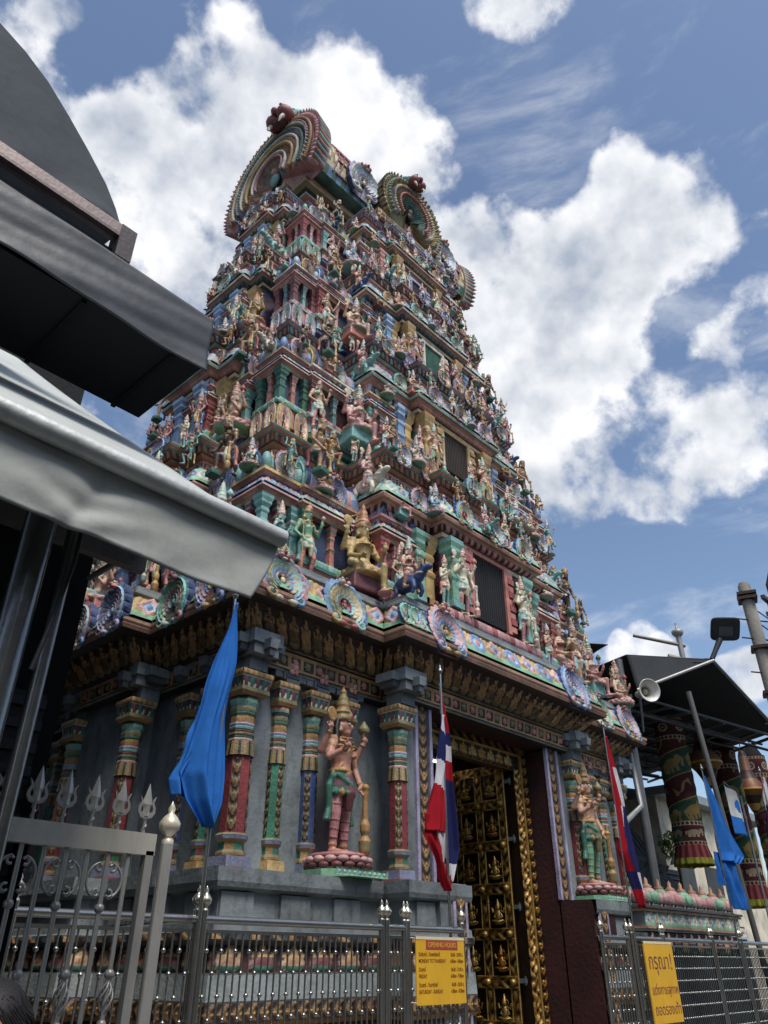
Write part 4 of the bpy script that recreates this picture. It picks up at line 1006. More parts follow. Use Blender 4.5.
    if pose == 'guard':
        arm(1, (.31, -.02, pz+.18), (.27, -.14, pz-.06), (.1, -.3, -1), 'club'); arm(-1, (-.34, -.06, pz+.22), (-.27, -.27, pz+.32), (0, -.3, 1), None)
    elif pose in ('stand', 'dance'):
        arm(1, (.36, .02, pz+.26), (.34, -.14, pz+.52) if pose == 'stand' else (.5, -.1, pz+.6), (.1, -.1, 1), P.get('or', 'flower')); arm(-1, (-.34, .02, pz+.18), (-.24, -.14, pz+.0) if pose == 'stand' else (-.42, -.2, pz+.3), (.4, -.6, -.6), P.get('ol'))
    elif pose == 'plain':
        for s in (-1, 1): arm(s, (s*.29, -.06, pz+.14), (s*.07, -.25, pz+.3), (-s*.3, -.3, 1), None)
    elif pose == 'stride':
        arm(1, (.32, -.12, pz+.16), (.27, -.2, pz+.0), (0, -.3, -1), 'club'); arm(-1, (-.36, -.2, pz+.14), (-.2, -.38, pz-.1), (.2, -.6, -.6), None)
    elif pose == 'crouch':
        for s in (-1, 1): arm(s, (s*.42, -.08, pz+.42), (s*.32, -.06, pz+.74), (-s*.1, 0, 1), None)
    elif pose in ('sit', 'lalita', 'ride'):
        ob = P.get('front')
        if ob == 'lute':
            arm(1, (.32, -.1, pz+.16), (.2, -.26, pz+.1), (-.6, -.6, .2), 'lute'); arm(-1, (-.32, -.1, pz+.2), (-.22, -.26, pz+.3), (.6, -.6, .2), None)
        else:
            arm(1, (.32, -.1, pz+.16), (.26, -.28, pz+.34), (0, -.2, 1), None); arm(-1, (-.32, -.08, pz+.14), (-.25, -.3, pz+.06), (-.1, -1, -.2), None)
    if P.get('halo'):
        hb_ = kudu(.42, .08, P['halo'], 20, False, 11, False, .3, rim=P['halo'][0]); mb.merge(hb_, T(*(hd+(0, .12, .02))))
    return mb
def pl(skin, cloth, crown='gold', gold='gold', hair='hair', sash='green', trim=None, **kw):
    d = dict(skin=K[skin], cloth=K[cloth], crown=K[crown], gold=K[gold], hair=K[hair], sash=K[sash]); 
    if trim: d['trim'] = K[trim]
    d.update(kw); return d
HAL = (['gold', 'red', 'cream', 'gold', 'ochre', 'gold'], ['sky', 'blue', 'lav', 'gold', 'sky', 'aqua'], ['rose', 'red', 'gold', 'teal', 'pink', 'rose'])
PROTO = {}
LOOKS = {
 'guard_a': ('guard', pl('peach', 'green', crown='teal', gold='cream', sash='rose', trim='gold'), 'peach guardian in green trousers with club'),
 'guard_b': ('guard', pl('cream', 'rose', crown='salmon', gold='bone', sash='teal', trim='cream', long=True), 'cream and rose guardian with club'),
 'guard_c': ('guard', pl('rose', 'red', crown='blue', sash='blue', trim='gold'), 'tan guardian in red trousers with club'),
 'green_god': ('stand', pl('green', 'salmon', sash='teal', trim='cream', long=True, ol='spear'), 'green-skinned standing deity in salmon trousers'),
 'lady_a': ('stand', pl('peach', 'rose', crown='rose', gold='cream', female=True, top=K['green'], sash='aqua', long=True), 'standing goddess in green bodice'),
 'lady_b': ('stand', pl('pink', 'blue', crown='red', gold='bone', female=True, top=K['red'], sash='pink', long=True, trim='cream'), 'standing goddess in blue skirt'),
 'dancer': ('dance', pl('tan', 'teal', crown='maroon', gold='cream', sash='red', **{'or': 'blade'}), 'tan dancing deity in teal raising blade'),
 'dancer_b': ('dance', pl('turq', 'gold', crown='pink', gold='cream', sash='rose'), 'blue-green dancing deity in gold trousers'),
 'pray': ('plain', pl('skin', 'lav', crown='sky', gold='cream', sash='aqua', trim='gold', long=True, crown_h=.8), 'lavender-clad attendant with joined hands'),
 'pray_b': ('plain', pl('cream', 'teal', crown='rose', gold='bone', sash='salmon', trim='cream', long=True, crown_h=.8), 'pale teal-clad attendant with joined hands'),
 'sit_a': ('sit', pl('peach', 'red', crown='red', gold='cream', halo=HAL[0]), 'peach seated deity with gold halo'),
 'sit_b': ('sit', pl('sky', 'gold', crown='lav', gold='bone', halo=HAL[2], lotus=('pink', 'rose', 'teal')), 'pale blue seated deity with halo'),
 'sit_c': ('sit', pl('bone', 'green', crown='teal', gold='pink', female=True, top=K['salmon'], arms='two', front='lute', halo=HAL[1]), 'seated goddess playing a lute'),
 'lal_a': ('lalita', pl('gold', 'dblue', crown='red', halo=HAL[0], seat=K['maroon'], lotus=('gold', 'ochre', 'gold'), trim='navy'), 'golden seated deity in dark blue'),
 'lal_b': ('lalita', pl('rose', 'ochre', crown='dgreen', gold='cream', seat=K['teal'], halo=HAL[1]), 'rose-skinned seated deity in ochre'),
 'lal_c': ('lalita', pl('peach', 'aqua', crown='blue', gold='cream', female=True, top=K['red'], seat=K['salmon']), 'seated goddess in aqua skirt'),
 'ride_a': ('ride', pl('pink', 'blue', crown='salmon', gold='cream', mount=K['bone']), 'blue-clad deity riding white bull'),
 'ride_b': ('ride', pl('rose', 'green', crown='teal', gold='bone', mount=K['teal']), 'green-clad deity riding teal beast'),
 'ride_c': ('ride', pl('skin', 'pink', crown='aqua', gold='cream', mount=K['dblue'], female=True, top=K['red']), 'goddess riding dark blue beast'),
 'hero': ('stride', pl('tan', 'dgreen', crown='dbrown', sash='red', trim='ochre', crown_h=.5), 'brown striding guardian leaning on club'),
 'hero_b': ('stride', pl('brown', 'navy', crown='ochre', sash='salmon', trim='cream', crown_h=.6), 'dark striding guardian in navy trousers'),
 'atlas': ('crouch', pl('ochre', 'red', crown='teal', sash='blue', crown_h=.5), 'ochre crouching dwarf with raised arms'),
 'atlas_b': ('crouch', pl('teal', 'maroon', crown='gold', sash='gold', crown_h=.5), 'teal crouching dwarf with raised arms'),
}
def proto(k):
    if k not in PROTO:
        ps, P_, _ = LOOKS[k]; PROTO[k] = melt(figure(ps, P_), 'deity_statue', .021, STATUE, 2)
    return PROTO[k]
TIERN = ('lowest tier', 'second tier', 'third tier', 'top tier')
SIDE = {'f': 'street front', 'l': 'shaded left side', 'r': 'far right side'}
NST = [0]
def statue(k, pos, rz, sc, where):
    o = put('deity_statue', proto(k), None, (TX+pos[0], TY+pos[1], pos[2]), rz, sc)
    tag(o, LOOKS[k][2]+', '+where, 'statue', 'painted deity statues on the temple tower'); NST[0] += 1
    return o
seqs = dict(g=['guard_b', 'guard_a', 'guard_c', 'guard_b'], lal=['lal_a', 'lal_b', 'lal_c', 'sit_b'], st=['green_god', 'lady_a', 'dancer', 'lady_b'], hero=['hero', 'hero_b', 'hero', 'hero_b'])
for k in range(4):
    left, front, hx, hy, x1, x2, y1, y2 = PLAN[k]; z, H, f, s = ZK[k], ZK[k+1]-ZK[k], FS[k], KS[k]; Z = lambda t: z+H*t
    tn = TIERN[k]; hw = .70*f*(1.05 if k == 0 else 1)
    for sx, sn in ((-1, 'left'), (1, 'right')):
        def F(kk, x, y, zz, sc, wh, tw=0.): statue(kk, (sx*x, -y, zz), tw*sx, sc, wh)
        a = 0 if sx < 0 else 1
        F(seqs['g'][k], 1.02*f+.06, y2+.2, Z(.07), hw*1.04, f'{sn} of doorway, {tn}', .1)
        F(seqs['lal'][(k+a*2) % 4], 3.42*f, max(EY[k]+.28, y1-.1), Z(.03), 1.12*f, f'between pavilions {sn} of doorway, {tn}', .12)
        F(seqs['st'][(k+a) % 4], EX[k]-1.02, EY[k]+.06, Z(.03), .72*f+.04, f'beside {sn} corner pavilion, {tn}', .0)
        F(seqs['hero'][(k+a) % 4], EX[k]-1.12, EY[k]+.04, Z(.57), .76*f+.04, f'beside {sn} corner roof, {tn}', -.2)
        F(['ride_a', 'ride_b', 'ride_c', 'sit_c'][(k+a) % 4], 3.2*f, max(EY[k]+.2, y1-.2), Z(.61), .62*f+.04, f'on cornice above {sn} pavilion, {tn}', .0)
        F(['sit_b', 'lal_c', 'sit_a', 'lal_b'][(k+a) % 4], 1.78*f, y1+.46*f, Z(.6), .5*f+.03, f'on cornice {sn} of doorway head, {tn}', .0)
        F(['atlas', 'atlas_b'][(k+a) % 2], 4.1*f, EY[k]+.0, Z(.73), .52*f+.04, f'under {sn} upper ledge, {tn}', -.1)
        F(['pray', 'pray_b', 'lady_b', 'pray'][(k+a) % 4], .72*f, y2+.34*f, Z(.875), .34*f+.04, f'on upper ledge {sn} of centre, {tn}', .0)
        F(['sit_c', 'sit_a', 'ride_b', 'lal_a'][(k+a) % 4], 2.2*f, y1+.32*f, Z(.89), .46*f+.03, f'on upper ledge {sn} of middle bay, {tn}', .0)
        F(['dancer_b', 'pray_b', 'lady_a', 'dancer'][(k+a) % 4], EX[k]-.3*s, EY[k]+.12, Z(.0)+.02, .62*f, f'outer edge of {sn} corner, {tn}', -.5) if k == 0 else \
            F(['dancer_b', 'pray_b', 'lady_a', 'dancer'][(k+a) % 4], 3.5*f+.1, y1+.1, Z(-.12), .44*f, f'below {sn} barrel pavilion, {tn}', -.2)
    zp = 1.75*s*.95
    for sx, sn in ((-1, 'left'), (1, 'right')):
        a = 0 if sx < 0 else 1
        def F2(kk, x, y, zz, sc, wh, tw=0.): statue(kk, (sx*x, -y, zz), tw*sx, sc, wh)
        F2(['lady_a', 'pray', 'dancer_b', 'guard_a'][(k+a) % 4], 2.62*f, EY[k]+.5 if k == 0 else y1+.22, Z(.06), .5*f+.04, f'before the small {sn} pavilion, {tn}')
        F2(['pray_b', 'lady_b', 'pray', 'lady_a'][(k+a) % 4], 1.54*f, y2+.1, Z(.1), .5*f+.04, f'outside the {sn} doorway column, {tn}')
        F2(['sit_a', 'lal_c', 'sit_b', 'ride_c'][(k+a) % 4], 4.25*f, EY[k]+.02, z+1.72*s, .44*f+.04, f'before {sn} barrel roof, {tn}')
        F2(['lal_b', 'sit_c', 'lal_a', 'sit_a'][(k+a) % 4], 2.62*f, y1+.24, z+1.66*s, .42*f+.04, f'before small {sn} pavilion roof, {tn}')
        F2(['atlas_b', 'hero_b', 'atlas', 'dancer'][(k+a) % 4], EX[k]-.45, EY[k]+.1, z+1.8*s, .40*f+.04, f'before {sn} corner roof, {tn}', -.3)
        F2(['hero', 'dancer_b', 'guard_c', 'atlas_b'][(k+a) % 4], 3.0*f, y1+.32*f, Z(.86), .44*f+.04, f'on upper ledge {sn} of small pavilion, {tn}')
        F2(['atlas', 'atlas_b'][(k+a) % 2], 1.2*f, y2+.26*f, Z(.735), .36*f+.03, f'under ledge {sn} of doorway head, {tn}')
        F2(['ride_b', 'lady_a', 'sit_b', 'pray_b'][(k+a) % 4], .38*f, y2+.4*f, Z(.60), .38*f+.03, f'just {sn} of centre above doorway, {tn}')
    for sy, sn in ((-1, 'near'), (1, 'far')):
        a = 0 if sy < 0 else 1
        statue(['lady_b', 'dancer', 'guard_b', 'pray'][(k+a) % 4], (-(x1+.18), sy*1.05*f, Z(.06)), -PI/2, .52*f+.04, f'left side, {sn} flank of middle pavilion, {tn}')
        statue(['sit_c', 'ride_a', 'lal_b', 'sit_b'][(k+a) % 4], (-(EX[k]+.0), sy*max(EY[k]-.45, .35), z+1.8*s), -PI/2, .42*f+.04, f'left side, before {sn} corner roof, {tn}')
    # left side of the tower
    for sy, sn in ((-1, 'near'), (1, 'far')):
        a = 0 if sy < 0 else 1
        def Lf(kk, y, x, zz, sc, wh, tw=0.): statue(kk, (-x, sy*y, zz), -PI/2+tw*sy, sc, wh)
        Lf(['guard_a', 'guard_c', 'guard_b', 'guard_a'][k], .72*f, x2+.22, Z(.07), .6*f+.05, f'{sn} half of left side middle, {tn}')
        Lf(['lal_b', 'sit_a', 'lal_a', 'ride_b'][(k+a) % 4], (EY[k]-1.28) if k < 3 else .8, EX[k]+.16*f, Z(.03), .98*f, f'left side towards {sn} corner, {tn}')
        Lf(['hero_b', 'hero', 'hero_b', 'hero'][k], max(EY[k]-1.08, .55), EX[k]+.02, Z(.57), .74*f+.04, f'left side cornice by {sn} corner, {tn}')
        Lf(['ride_c', 'sit_b', 'ride_a', 'lal_c'][(k+a) % 4], .55*f+.1, x2+.36*f, Z(.6), .46*f+.03, f'left side cornice {sn} of centre, {tn}')
        Lf(['atlas_b', 'atlas'][(k+a) % 2], 1.3*f, x1+.3*f, Z(.74), .42*f+.03, f'under left side ledge, {sn} half, {tn}')
        Lf(['pray_b', 'sit_c', 'pray', 'sit_b'][(k+a) % 4], .9*f, x1+.32*f, Z(.88), .4*f+.03, f'left side upper ledge, {sn} half, {tn}')
    if k < 3:
        statue(['lal_c', 'ride_b', 'lal_b'][k], (EX[k]-.05, -(EY[k]-1.3), Z(.02)), PI/2, .74*f, f'on the far right edge, {tn}')
        statue(['sit_b', 'atlas', 'sit_c'][k], (EX[k]-.15, -(EY[k]-1.1), Z(.57)), PI/2, .5*f, f'on the far right cornice edge, {tn}')
# figures on the terrace between the frieze arches and at the roof
for i, (kk, x, y, sc) in enumerate((('ride_c', -2.95, -4.35, .62), ('dancer', 3.62, -3.95, .8), ('lal_b', 4.5, -3.85, .86), ('sit_a', 5.75, -3.9, .8))):
    statue(kk, (x, y, 7.21), 0, sc, ('terrace edge left of lowest doorway', 'on the terrace edge right of the lowest doorway', 'on the terrace edge, second from the right end', 'on the terrace edge at the right end')[i])
for i, (kk, x, y) in enumerate((('ride_c', -5.95, -2.6), ('hero_b', -5.95, -.9), ('lal_c', -6.35, .6), ('dancer_b', -6.0, 2.3), ('sit_c', -6.0, 3.4))):
    statue(kk, (x, y, 7.21), -PI/2, .9, ('on the dark left terrace nearest the corner', 'on the dark left terrace, second from corner', 'on the dark left terrace middle', 'on the dark left terrace beyond the middle', 'on the dark left terrace at the far end')[i])
for i, (kk, x) in enumerate((('sit_a', -3.1), ('pray', -2.4), ('lady_b', -1.75), ('ride_a', -1.1), ('lal_b', 1.1), ('lady_a', 1.75), ('pray_b', 2.4), ('sit_b', 3.1))):
    statue(kk, (x, -(1.35 if abs(x) > 1.4 else 2.08), 20.35), 0, .5, ('below the roof ledge at the left end', 'below the roof ledge, second from left', 'below the roof ledge, third from left', 'below the roof arch, left', 'below the roof arch, right', 'below the roof ledge, third from right', 'below the roof ledge, second from right', 'below the roof ledge at the right end')[i])

# two tall guardian statues of the base
def guardian(x, y, z, sc, P_, label, turn):
    t = empty('guardian_statue', (TX+x, TY+y, z), label, 'statue', 'tall guardian statues in the gate niches')
    body = figure('guard', P_); o = put('figure', melt(body, 'figure', .0115, STATUE, 2), t, (0, 0, .31), turn, (sc*1.14, sc*1.08, sc*1.02))
    mb = MB(); lotus(mb, .5, .2, ('maroon', 'pink', 'rose'), .1); mb.lathe([(.42, .28), (.4, .33)], 24, K['rose'])
    mb.build('lotus_base', STATUE, t)
    mb = MB(); mb.lathe([(.56, 0), (.56, .1)], 8, K['green'], None, False, PI/8)
    mb.patch((-.52, -.53, .005), (.52, -.53, .005), (.52, -.53, .1), (-.52, -.53, .1), fn_panels(.1, ('green', 'aqua', 'cream', 'teal')), .015, .02)
    mb.build('plinth_slab', STATUE, t)
    return t
guardian(-3.93, -3.72, 2.63, 1.12, pl('skin', 'rose', crown='olive', gold='ochre', sash='dgreen', trim='maroon', long=True, female=False, turn=.35), 'tall pink-skinned four-armed guardian statue with club on lotus, left of the gate', .25)
guardian(2.98, -4.05, 2.63, 1.12, pl('peach', 'green', crown='olive', gold='ochre', sash='dgreen', trim='olive', long=True, turn=.1), 'tall guardian statue with peach skin and green trousers, right of the gate', .1)

# ================================================================ STREET: fences, gate, signs, flags
def finball(mb, x, y, z, s=1.):
    mb.lathe([(.03*s, 0), (.03*s, .02*s), (.015*s, .035*s), (.05*s, .07*s), (.055*s, .1*s), (.035*s, .13*s), (.014*s, .15*s), (.02*s, .17*s), (.0, .21*s)], 12, K['bone'], T(x, y, z))
ST = K['lgrey']; STD = lin('#b0afaa'); STK = lin('#505254')
FY = 6.3
def fence(name, xs, label, balls=True, rail=1.93, dark=False):
    """panel of steel fence along the street front between the posts xs"""
    x0, x1 = xs[0], xs[-1]
    t = empty('metal_fence', ((x0+x1)/2, FY, 0), label, 'fence', 'stainless steel fence panels along the temple front'); c = (x0+x1)/2
    for x in xs:
        mb = MB(); mb.tube([(x-c, 0, 0), (x-c, 0, rail+.07)], .032, STD, 10); finball(mb, x-c, 0, rail+.06); mb.build('post', STEEL, t)
    mb = MB(); mb.tube([(x0-c, 0, rail), (x1-c, 0, rail)], .034, STD, 10); mb.build('top_rail', STEEL, t)
    for z in (rail-.09, .22): mb = MB(); mb.box((0, 0, z), (x1-x0-.08, .028, .028), STD); mb.build('inner_rail', STEEL, t)
    mb = MB(); n = max(3, int((x1-x0-.1)/.077)); k = 0
    for i in range(n+1):
        x = x0+.06+(x1-x0-.12)*i/n-c
        mb.tube([(x, 0, .2), (x, 0, rail-.09)], .0095, STK if dark else STD, 6, None, False)
        for q, z in enumerate(np.arange(rail-.24, .3, -.17)):
            if dark or (q+i) % 2 == 0:
                mb.ell((x, -.004, z), .021 if not dark else (.028, .02, .016), STD, 8, 6)
    mb.build('bars', STEEL, t)
    return t
fence('a', (1.95, 2.72, 4.34), 'steel bar fence panel seen through the spiked gate at left', dark=False)
fence('b', (4.42, 6.72), 'wide steel fence panel below the pink guardian statue')
fence('c', (6.80, 7.08), 'very narrow steel fence panel left of the opening hours sign')
fence('d', (7.14, 8.12), 'steel fence panel carrying the yellow opening hours sign')
fence('e', (11.45, 12.26), 'steel fence panel beside the maroon stair flank')
fence('f', (12.40, 13.42), 'steel fence panel behind the yellow Thai sign')
fence('g', (13.50, 15.40), 'dark steel fence panel with rows of bright studs right of the Thai sign', dark=True)
fence('h', (15.48, 16.76), 'dark studded steel fence panel below the right blue flag', dark=True)
fence('i', (16.84, 20.4), 'dark studded steel fence panel at the far right edge', dark=True)

# spiked gate at the left
GY = 4.2
gate = empty('spiked_gate', (1.2, GY, 0), 'tall steel gate topped with trident spikes at the left', 'gate')
def gp(mb, n, m=POLE): return mb.build(n, m, gate)
mb = MB(); mb.box((0, 0, 2.185), (2.68, .05, .115), lin('#dad6c8')); gp(mb, 'top_rail')
mb = MB(); mb.box((0, 0, .25), (2.66, .045, .07), STD); gp(mb, 'bottom_rail')
mb = MB(); mb.box((1.31, 0, 1.2), (.05, .05, 1.9), STD); gp(mb, 'stile')
mb = MB(); mb.tube([(1.43, 0, 0), (1.43, 0, 2.2)], .036, STD, 12); finball(mb, 1.43, 0, 2.2, 1.15); gp(mb, 'post')
xs = np.arange(1.19, -1.3, -.122)
for i, x in enumerate(xs):
    mb = MB(); mb.tube([(x, 0, .28), (x, 0, 2.13)], .0135, STD, 8)
    mb.ell((x, 0, 1.85 if i % 2 else 1.55), .026, STD, 10, 7)
    if i % 2 == 0:
        for sg in range(6):
            a0 = sg*PI/3; mb.tube([(x+.03*math.sin(q/8*PI)*1.2*math.cos(a0+q*.35), .03*math.sin(q/8*PI)*math.sin(a0+q*.35), 1.36+.17*q/8) for q in range(9)], .0055, STD, 5)
        mb.ell((x, 0, 1.33), .025, STD, 10, 7)
    gp(mb, 'bar')
    if i % 2:
        mb = MB()
        for sx in (-1, 1):
            pts = []
            for q in range(25):
                t = q/24; a = R(-60)+R(300)*0
            c0 = x+sx*.02
            arc = [(x+sx*(.025+.078*math.sin(t)), 0, 2.0-.085*math.cos(t)*-1-.02) for t in np.linspace(R(8), R(172), 13)]
            arc = [(p[0], 0, 1.985+(.085*math.cos(t))) for p, t in zip(arc, np.linspace(R(8), R(172), 13))]
            cur1 = [(x+sx*(.04+.018*math.cos(t)), 0, 1.985+.062+.018*math.sin(t)) for t in np.linspace(R(150), R(-120), 8)]
            cur2 = [(x+sx*(.04+.018*math.cos(t)), 0, 1.985-.062+.018*math.sin(t)) for t in np.linspace(R(120), R(-150), 8)]
            mb.tube(arc, .008, STD, 6); mb.tube(cur1, .008, STD, 6); mb.tube(cur2, .008, STD, 6)
        gp(mb, 'scroll')
def trident():
    mb = MB()
    pts = [(.012*math.cos(q*1.2), .012*math.sin(q*1.2), .0+.012*q) for q in range(10)]
    mb.tube([(0, 0, 0), (0, 0, .12)], .012, STD, 6); mb.tube(pts, .009, STD, 5)
    th = .006
    def plate(pts2):
        n = len(pts2); v = [(x, -th, z) for x, z in pts2]+[(x, th, z) for x, z in pts2]
        mb.add(v, [tuple(range(n))], STD); mb.add(v, [tuple(range(n, 2*n))[::-1]], STD)
        mb.add(v, [(i, n+i, n+(i+1) % n, (i+1) % n) for i in range(n)], STD)
    bl4 = [(-.035, .12), (.035, .12), (.028, .17), (.045, .21), (0, .36), (-.045, .21), (-.028, .17)]
    mb.add([(x, 0, z) for x, z in bl4]+[(0, -.016, .12), (0, -.016, .2), (0, .016, .12), (0, .016, .2)], [(1, 2, 8, 7), (7, 8, 6, 0), (0, 6, 10, 9), (9, 10, 2, 1)], STD)
    mb.add([(x, 0, z) for x, z in bl4]+[(0, -.016, .2), (0, .016, .2)], [(2, 3, 7), (3, 4, 7), (4, 5, 7), (5, 6, 7), (3, 2, 8), (4, 3, 8), (5, 4, 8), (6, 5, 8)], STD)
    for sx in (-1, 1):
        o = [(.0, .1), (.05, .115), (.075, .15), (.072, .185), (.055, .22), (.07, .265), (.045, .235), (.04, .205), (.052, .175), (.05, .155), (.03, .14), (.0, .14)]
        P_ = [(sx*a, b) for a, b in o]; plate(P_ if sx > 0 else P_[::-1])
    return mb.mesh('trident', POLE)
TRI = trident()
for i in range(16): put('trident', TRI, gate, (1.26-.165*i, 0, 2.24), 0, (.76, 1, .78))

# ---- signs
def text(s, size, loc, parent, col, align='LEFT', name='lettering', rx=PI/2, w=1.):
    cu = bpy.data.curves.new('txt', 'FONT'); cu.body = s; cu.size = size; cu.align_x = align; cu.extrude = .0008; cu.offset = .0005
    o = bpy.data.objects.new('txt', cu); COL.objects.link(o); dg = bpy.context.evaluated_depsgraph_get(); dg.update()
    me = bpy.data.meshes.new_from_object(o.evaluated_get(dg)); bpy.data.objects.remove(o)
    if len(me.vertices) == 0: return None
    for a in list(me.color_attributes): me.color_attributes.remove(a)
    at = me.color_attributes.new('paint', 'FLOAT_COLOR', 'POINT'); at.data.foreach_set('color', np.tile(np.array((*col, 1), np.float32), len(me.vertices)))
    me.materials.clear(); me.materials.append(SIGN); me.name = name
    ob = put(name, me, parent, loc); ob.rotation_euler = (rx, 0, 0); ob.scale = (w, 1, 1); return ob
sg = empty('opening_hours_sign', (7.63, FY-.06, 1.53), 'yellow sign with red header and opening hours tied to the steel fence', 'sign')
mb = MB(); mb.box((0, 0, 0), (.86, .012, .64), K['yellow']); mb.box((0, -.003, .31), (.86, .014, .03), K['cream']); mb.build('board', SIGN, sg)
mb = MB(); mb.box((0.02, -.0085, .245), (.56, .004, .085), K['red']); mb.build('header_bar', SIGN, sg)
brn = lin('#7c3a10')
text('OPENING HOURS', .07, (.02, -.0125, .222), sg, K['yellow'], 'CENTER', w=.9)
for j, (a, b) in enumerate((('วันจันทร์ - วันพฤหัสบดี', '06.00 - 20.00 น.'), ('MONDAY TO THURSDAY', '6.00am - 8.00pm'), ('วันศุกร์', '06.00 - 21.00 น.'), ('FRIDAY', '6.00am - 9.00pm'), ('วันเสาร์ - วันอาทิตย์', '06.00 - 20.30 น.'), ('SATURDAY - SUNDAY', '6.00am - 8.30pm'))):
    z = .135-.062*j-.02*(j//2)
    text(a, .05, (-.39, -.0075, z), sg, brn, 'LEFT', w=.82); text(b, .05, (.4, -.0075, z), sg, brn, 'RIGHT', w=.7)
mb = MB()
for x in (-.41, .41):
    for z in (-.3, .3): mb.tube([(x, -.012, z), (x+.05*np.sign(x), .03, z+.01), (x+.09*np.sign(x), .05, z)], .004, K['white'], 5)
mb.build('cable_tie', SIGN, sg)
s2 = empty('notice_sign', (12.98, FY-.12, 1.35), 'tall yellow Thai notice sign with maroon lettering on the right fence', 'sign')
mb = MB(); mb.box((0, 0, 0), (.98, .02, 1.06), K['yellow']); mb.box((0, -.002, .525), (.98, .022, .035), K['cream']); mb.build('board', SIGN, s2)
text('กรุณา', .3, (-.06, -.012, .17), s2, K['maroon'], 'CENTER', w=1.); text('!', .32, (.36, -.012, .16), s2, K['maroon'], 'CENTER')
text('แต่งกายสุภาพ', .17, (0.02, -.012, -.16), s2, K['maroon'], 'CENTER', w=.95); text('ถอดรองเท้า', .19, (0.02, -.012, -.42), s2, K['maroon'], 'CENTER', w=1.)

# ---- flags hanging from poles tied to the fence
def flag(X, z0, z1, sheets, label, cat='flag', zc=None, bx=None, Y=FY-.09):
    t = empty('flag', (X, Y, z0), label, cat)
    mb = MB(); mb.tube([(0, 0, 0), (0, 0, z1-z0)], [.02, .014], STD, 8); mb.build('pole', STEEL, t)
    mb = MB(); mb.lathe([(.016, 0), (.03, .03), (.034, .06), (.014, .08), (.02, .1), (0, .14)], 10, STD, T(0, 0, z1-z0-.01)); mb.build('finial', STEEL, t)
    for (tz, bz, le, ri, cf, ph, yo, amp) in sheets:
        nt, nw = 72, 44; V = []; C = []
        le = np.array(le); ri = np.array(ri)
        for i in range(nt+1):
            tt = i/nt; xl = np.interp(tt, le[:, 0], le[:, 1]); xr = np.interp(tt, ri[:, 0], ri[:, 1])
            bl_ = np.interp(tt, le[:, 0], le[:, 2]) if le.shape[1] > 2 else 0; br_ = np.interp(tt, ri[:, 0], ri[:, 2]) if ri.shape[1] > 2 else 0
            for j in range(nw+1):
                w = j/nw; A = amp*(.15+.85*min(1, tt*1.4))
                y = yo + A*(math.sin(w*7.5+ph+1.3*tt)+.5*math.sin(w*15+ph*2-2.*tt)+.28*math.sin(w*29+ph*3+5*tt)*min(1, tt*3)) + .02*math.sin(tt*9+w*3)*tt
                V.append((xl+(xr-xl)*w+.012*math.sin(tt*13+w*5), y, tz+(bz-tz)*tt + bl_*(1-w)+br_*w - z0))
        F = []
        for i in range(nt):
            for j in range(nw):
                a = i*(nw+1)+j; F.append((a, a+nw+1, a+nw+2, a+1)); C.append(K[cf((i+.5)/nt, (j+.5)/nw)])
        mb = MB(); mb.add(V, F, C, True); o = mb.build('cloth', CLOTH, t)
        md = o.modifiers.new('s', 'SOLIDIFY'); md.thickness = .004
    return t
blu = lambda t, w: 'flagblue'
flag(4.31, 1.0, 4.97, [(4.9, 2.66, [(0, -.015), (.15, -.08), (.42, -.25), (.6, -.33), (.8, -.40), (.9, -.30), (1, -.10)], [(0, .01), (.3, .08), (.55, .05), (.8, .1), (.9, .1), (1, .02)], blu, .3, -.05, .045),
                       (3.75, 2.9, [(0, -.26), (.5, -.36), (.85, -.46), (1, -.44)], [(0, .02), (.5, .0), (1, -.2)], lambda t, w: 'white' if .18 < t < .23 and .1 < w < .45 else 'flagblue', 2., .03, .04)],
     'plain blue flag hanging limp on a steel pole, left', 'flag')
def th1(t, w):
    q = t-.05*(w-.5)
    return 'thaiwhite' if q < .15 else 'thaiblue' if q < .42 else 'thaiwhite' if q < .63 else 'thaired'
def th1c(t, w): return 'thaiwhite' if (w > .45+.2*t and t < .62) else 'thaired'
def th1b(t, w): return ('thaired' if w > .55 else 'thaiwhite') if t < .16 else ('thaired' if w > .75 else 'thaiblue') if t < .27 else 'thaiblue' if t < .33 else 'thaiwhite' if t < .42 else 'thaired' if t < .52 else 'thaiblue' if t < .92 else 'thaiwhite'
flag(7.99, 1.0, 5.09, [(4.5, 3.0, [(0, -.02), (.5, -.2), (1, -.43)], [(0, .02), (.6, .03), (1, -.04, )], th1, .2, -.03, .03),
                       (3.2, 2.35, [(0, -.42), (.3, -.40), (.7, -.16), (1, -.05)], [(0, .0), (.6, .02), (1, .03)], th1c, 1., .0, .03),
                       (4.95, 2.45, [(0, -.005), (1, .0)], [(0, .03), (.3, .17), (.5, .2), (.85, .22), (1, .08)], th1b, 1.7, .02, .03)],
     'Thai tricolour flag hanging limp left of the gold gateway', 'flag', Y=FY+.07)
def th2(t, w):
    if t < .2: return 'thaired'
    if t < .43: return 'thaired' if w < .42 else 'thaiwhite'
    if t < .62: return 'thaiwhite' if w < .14 else 'thaired' if w < .32 else 'thaiwhite' if w < .45-(t-.43) else 'thaiblue'
    if t < .8: return 'thaired' if w < .36 else 'thaiblue'
    if t < .9: return 'thaiblue' if w < .7 else 'thaiwhite'
    return 'thaired' if w < .65 else 'thaiwhite'
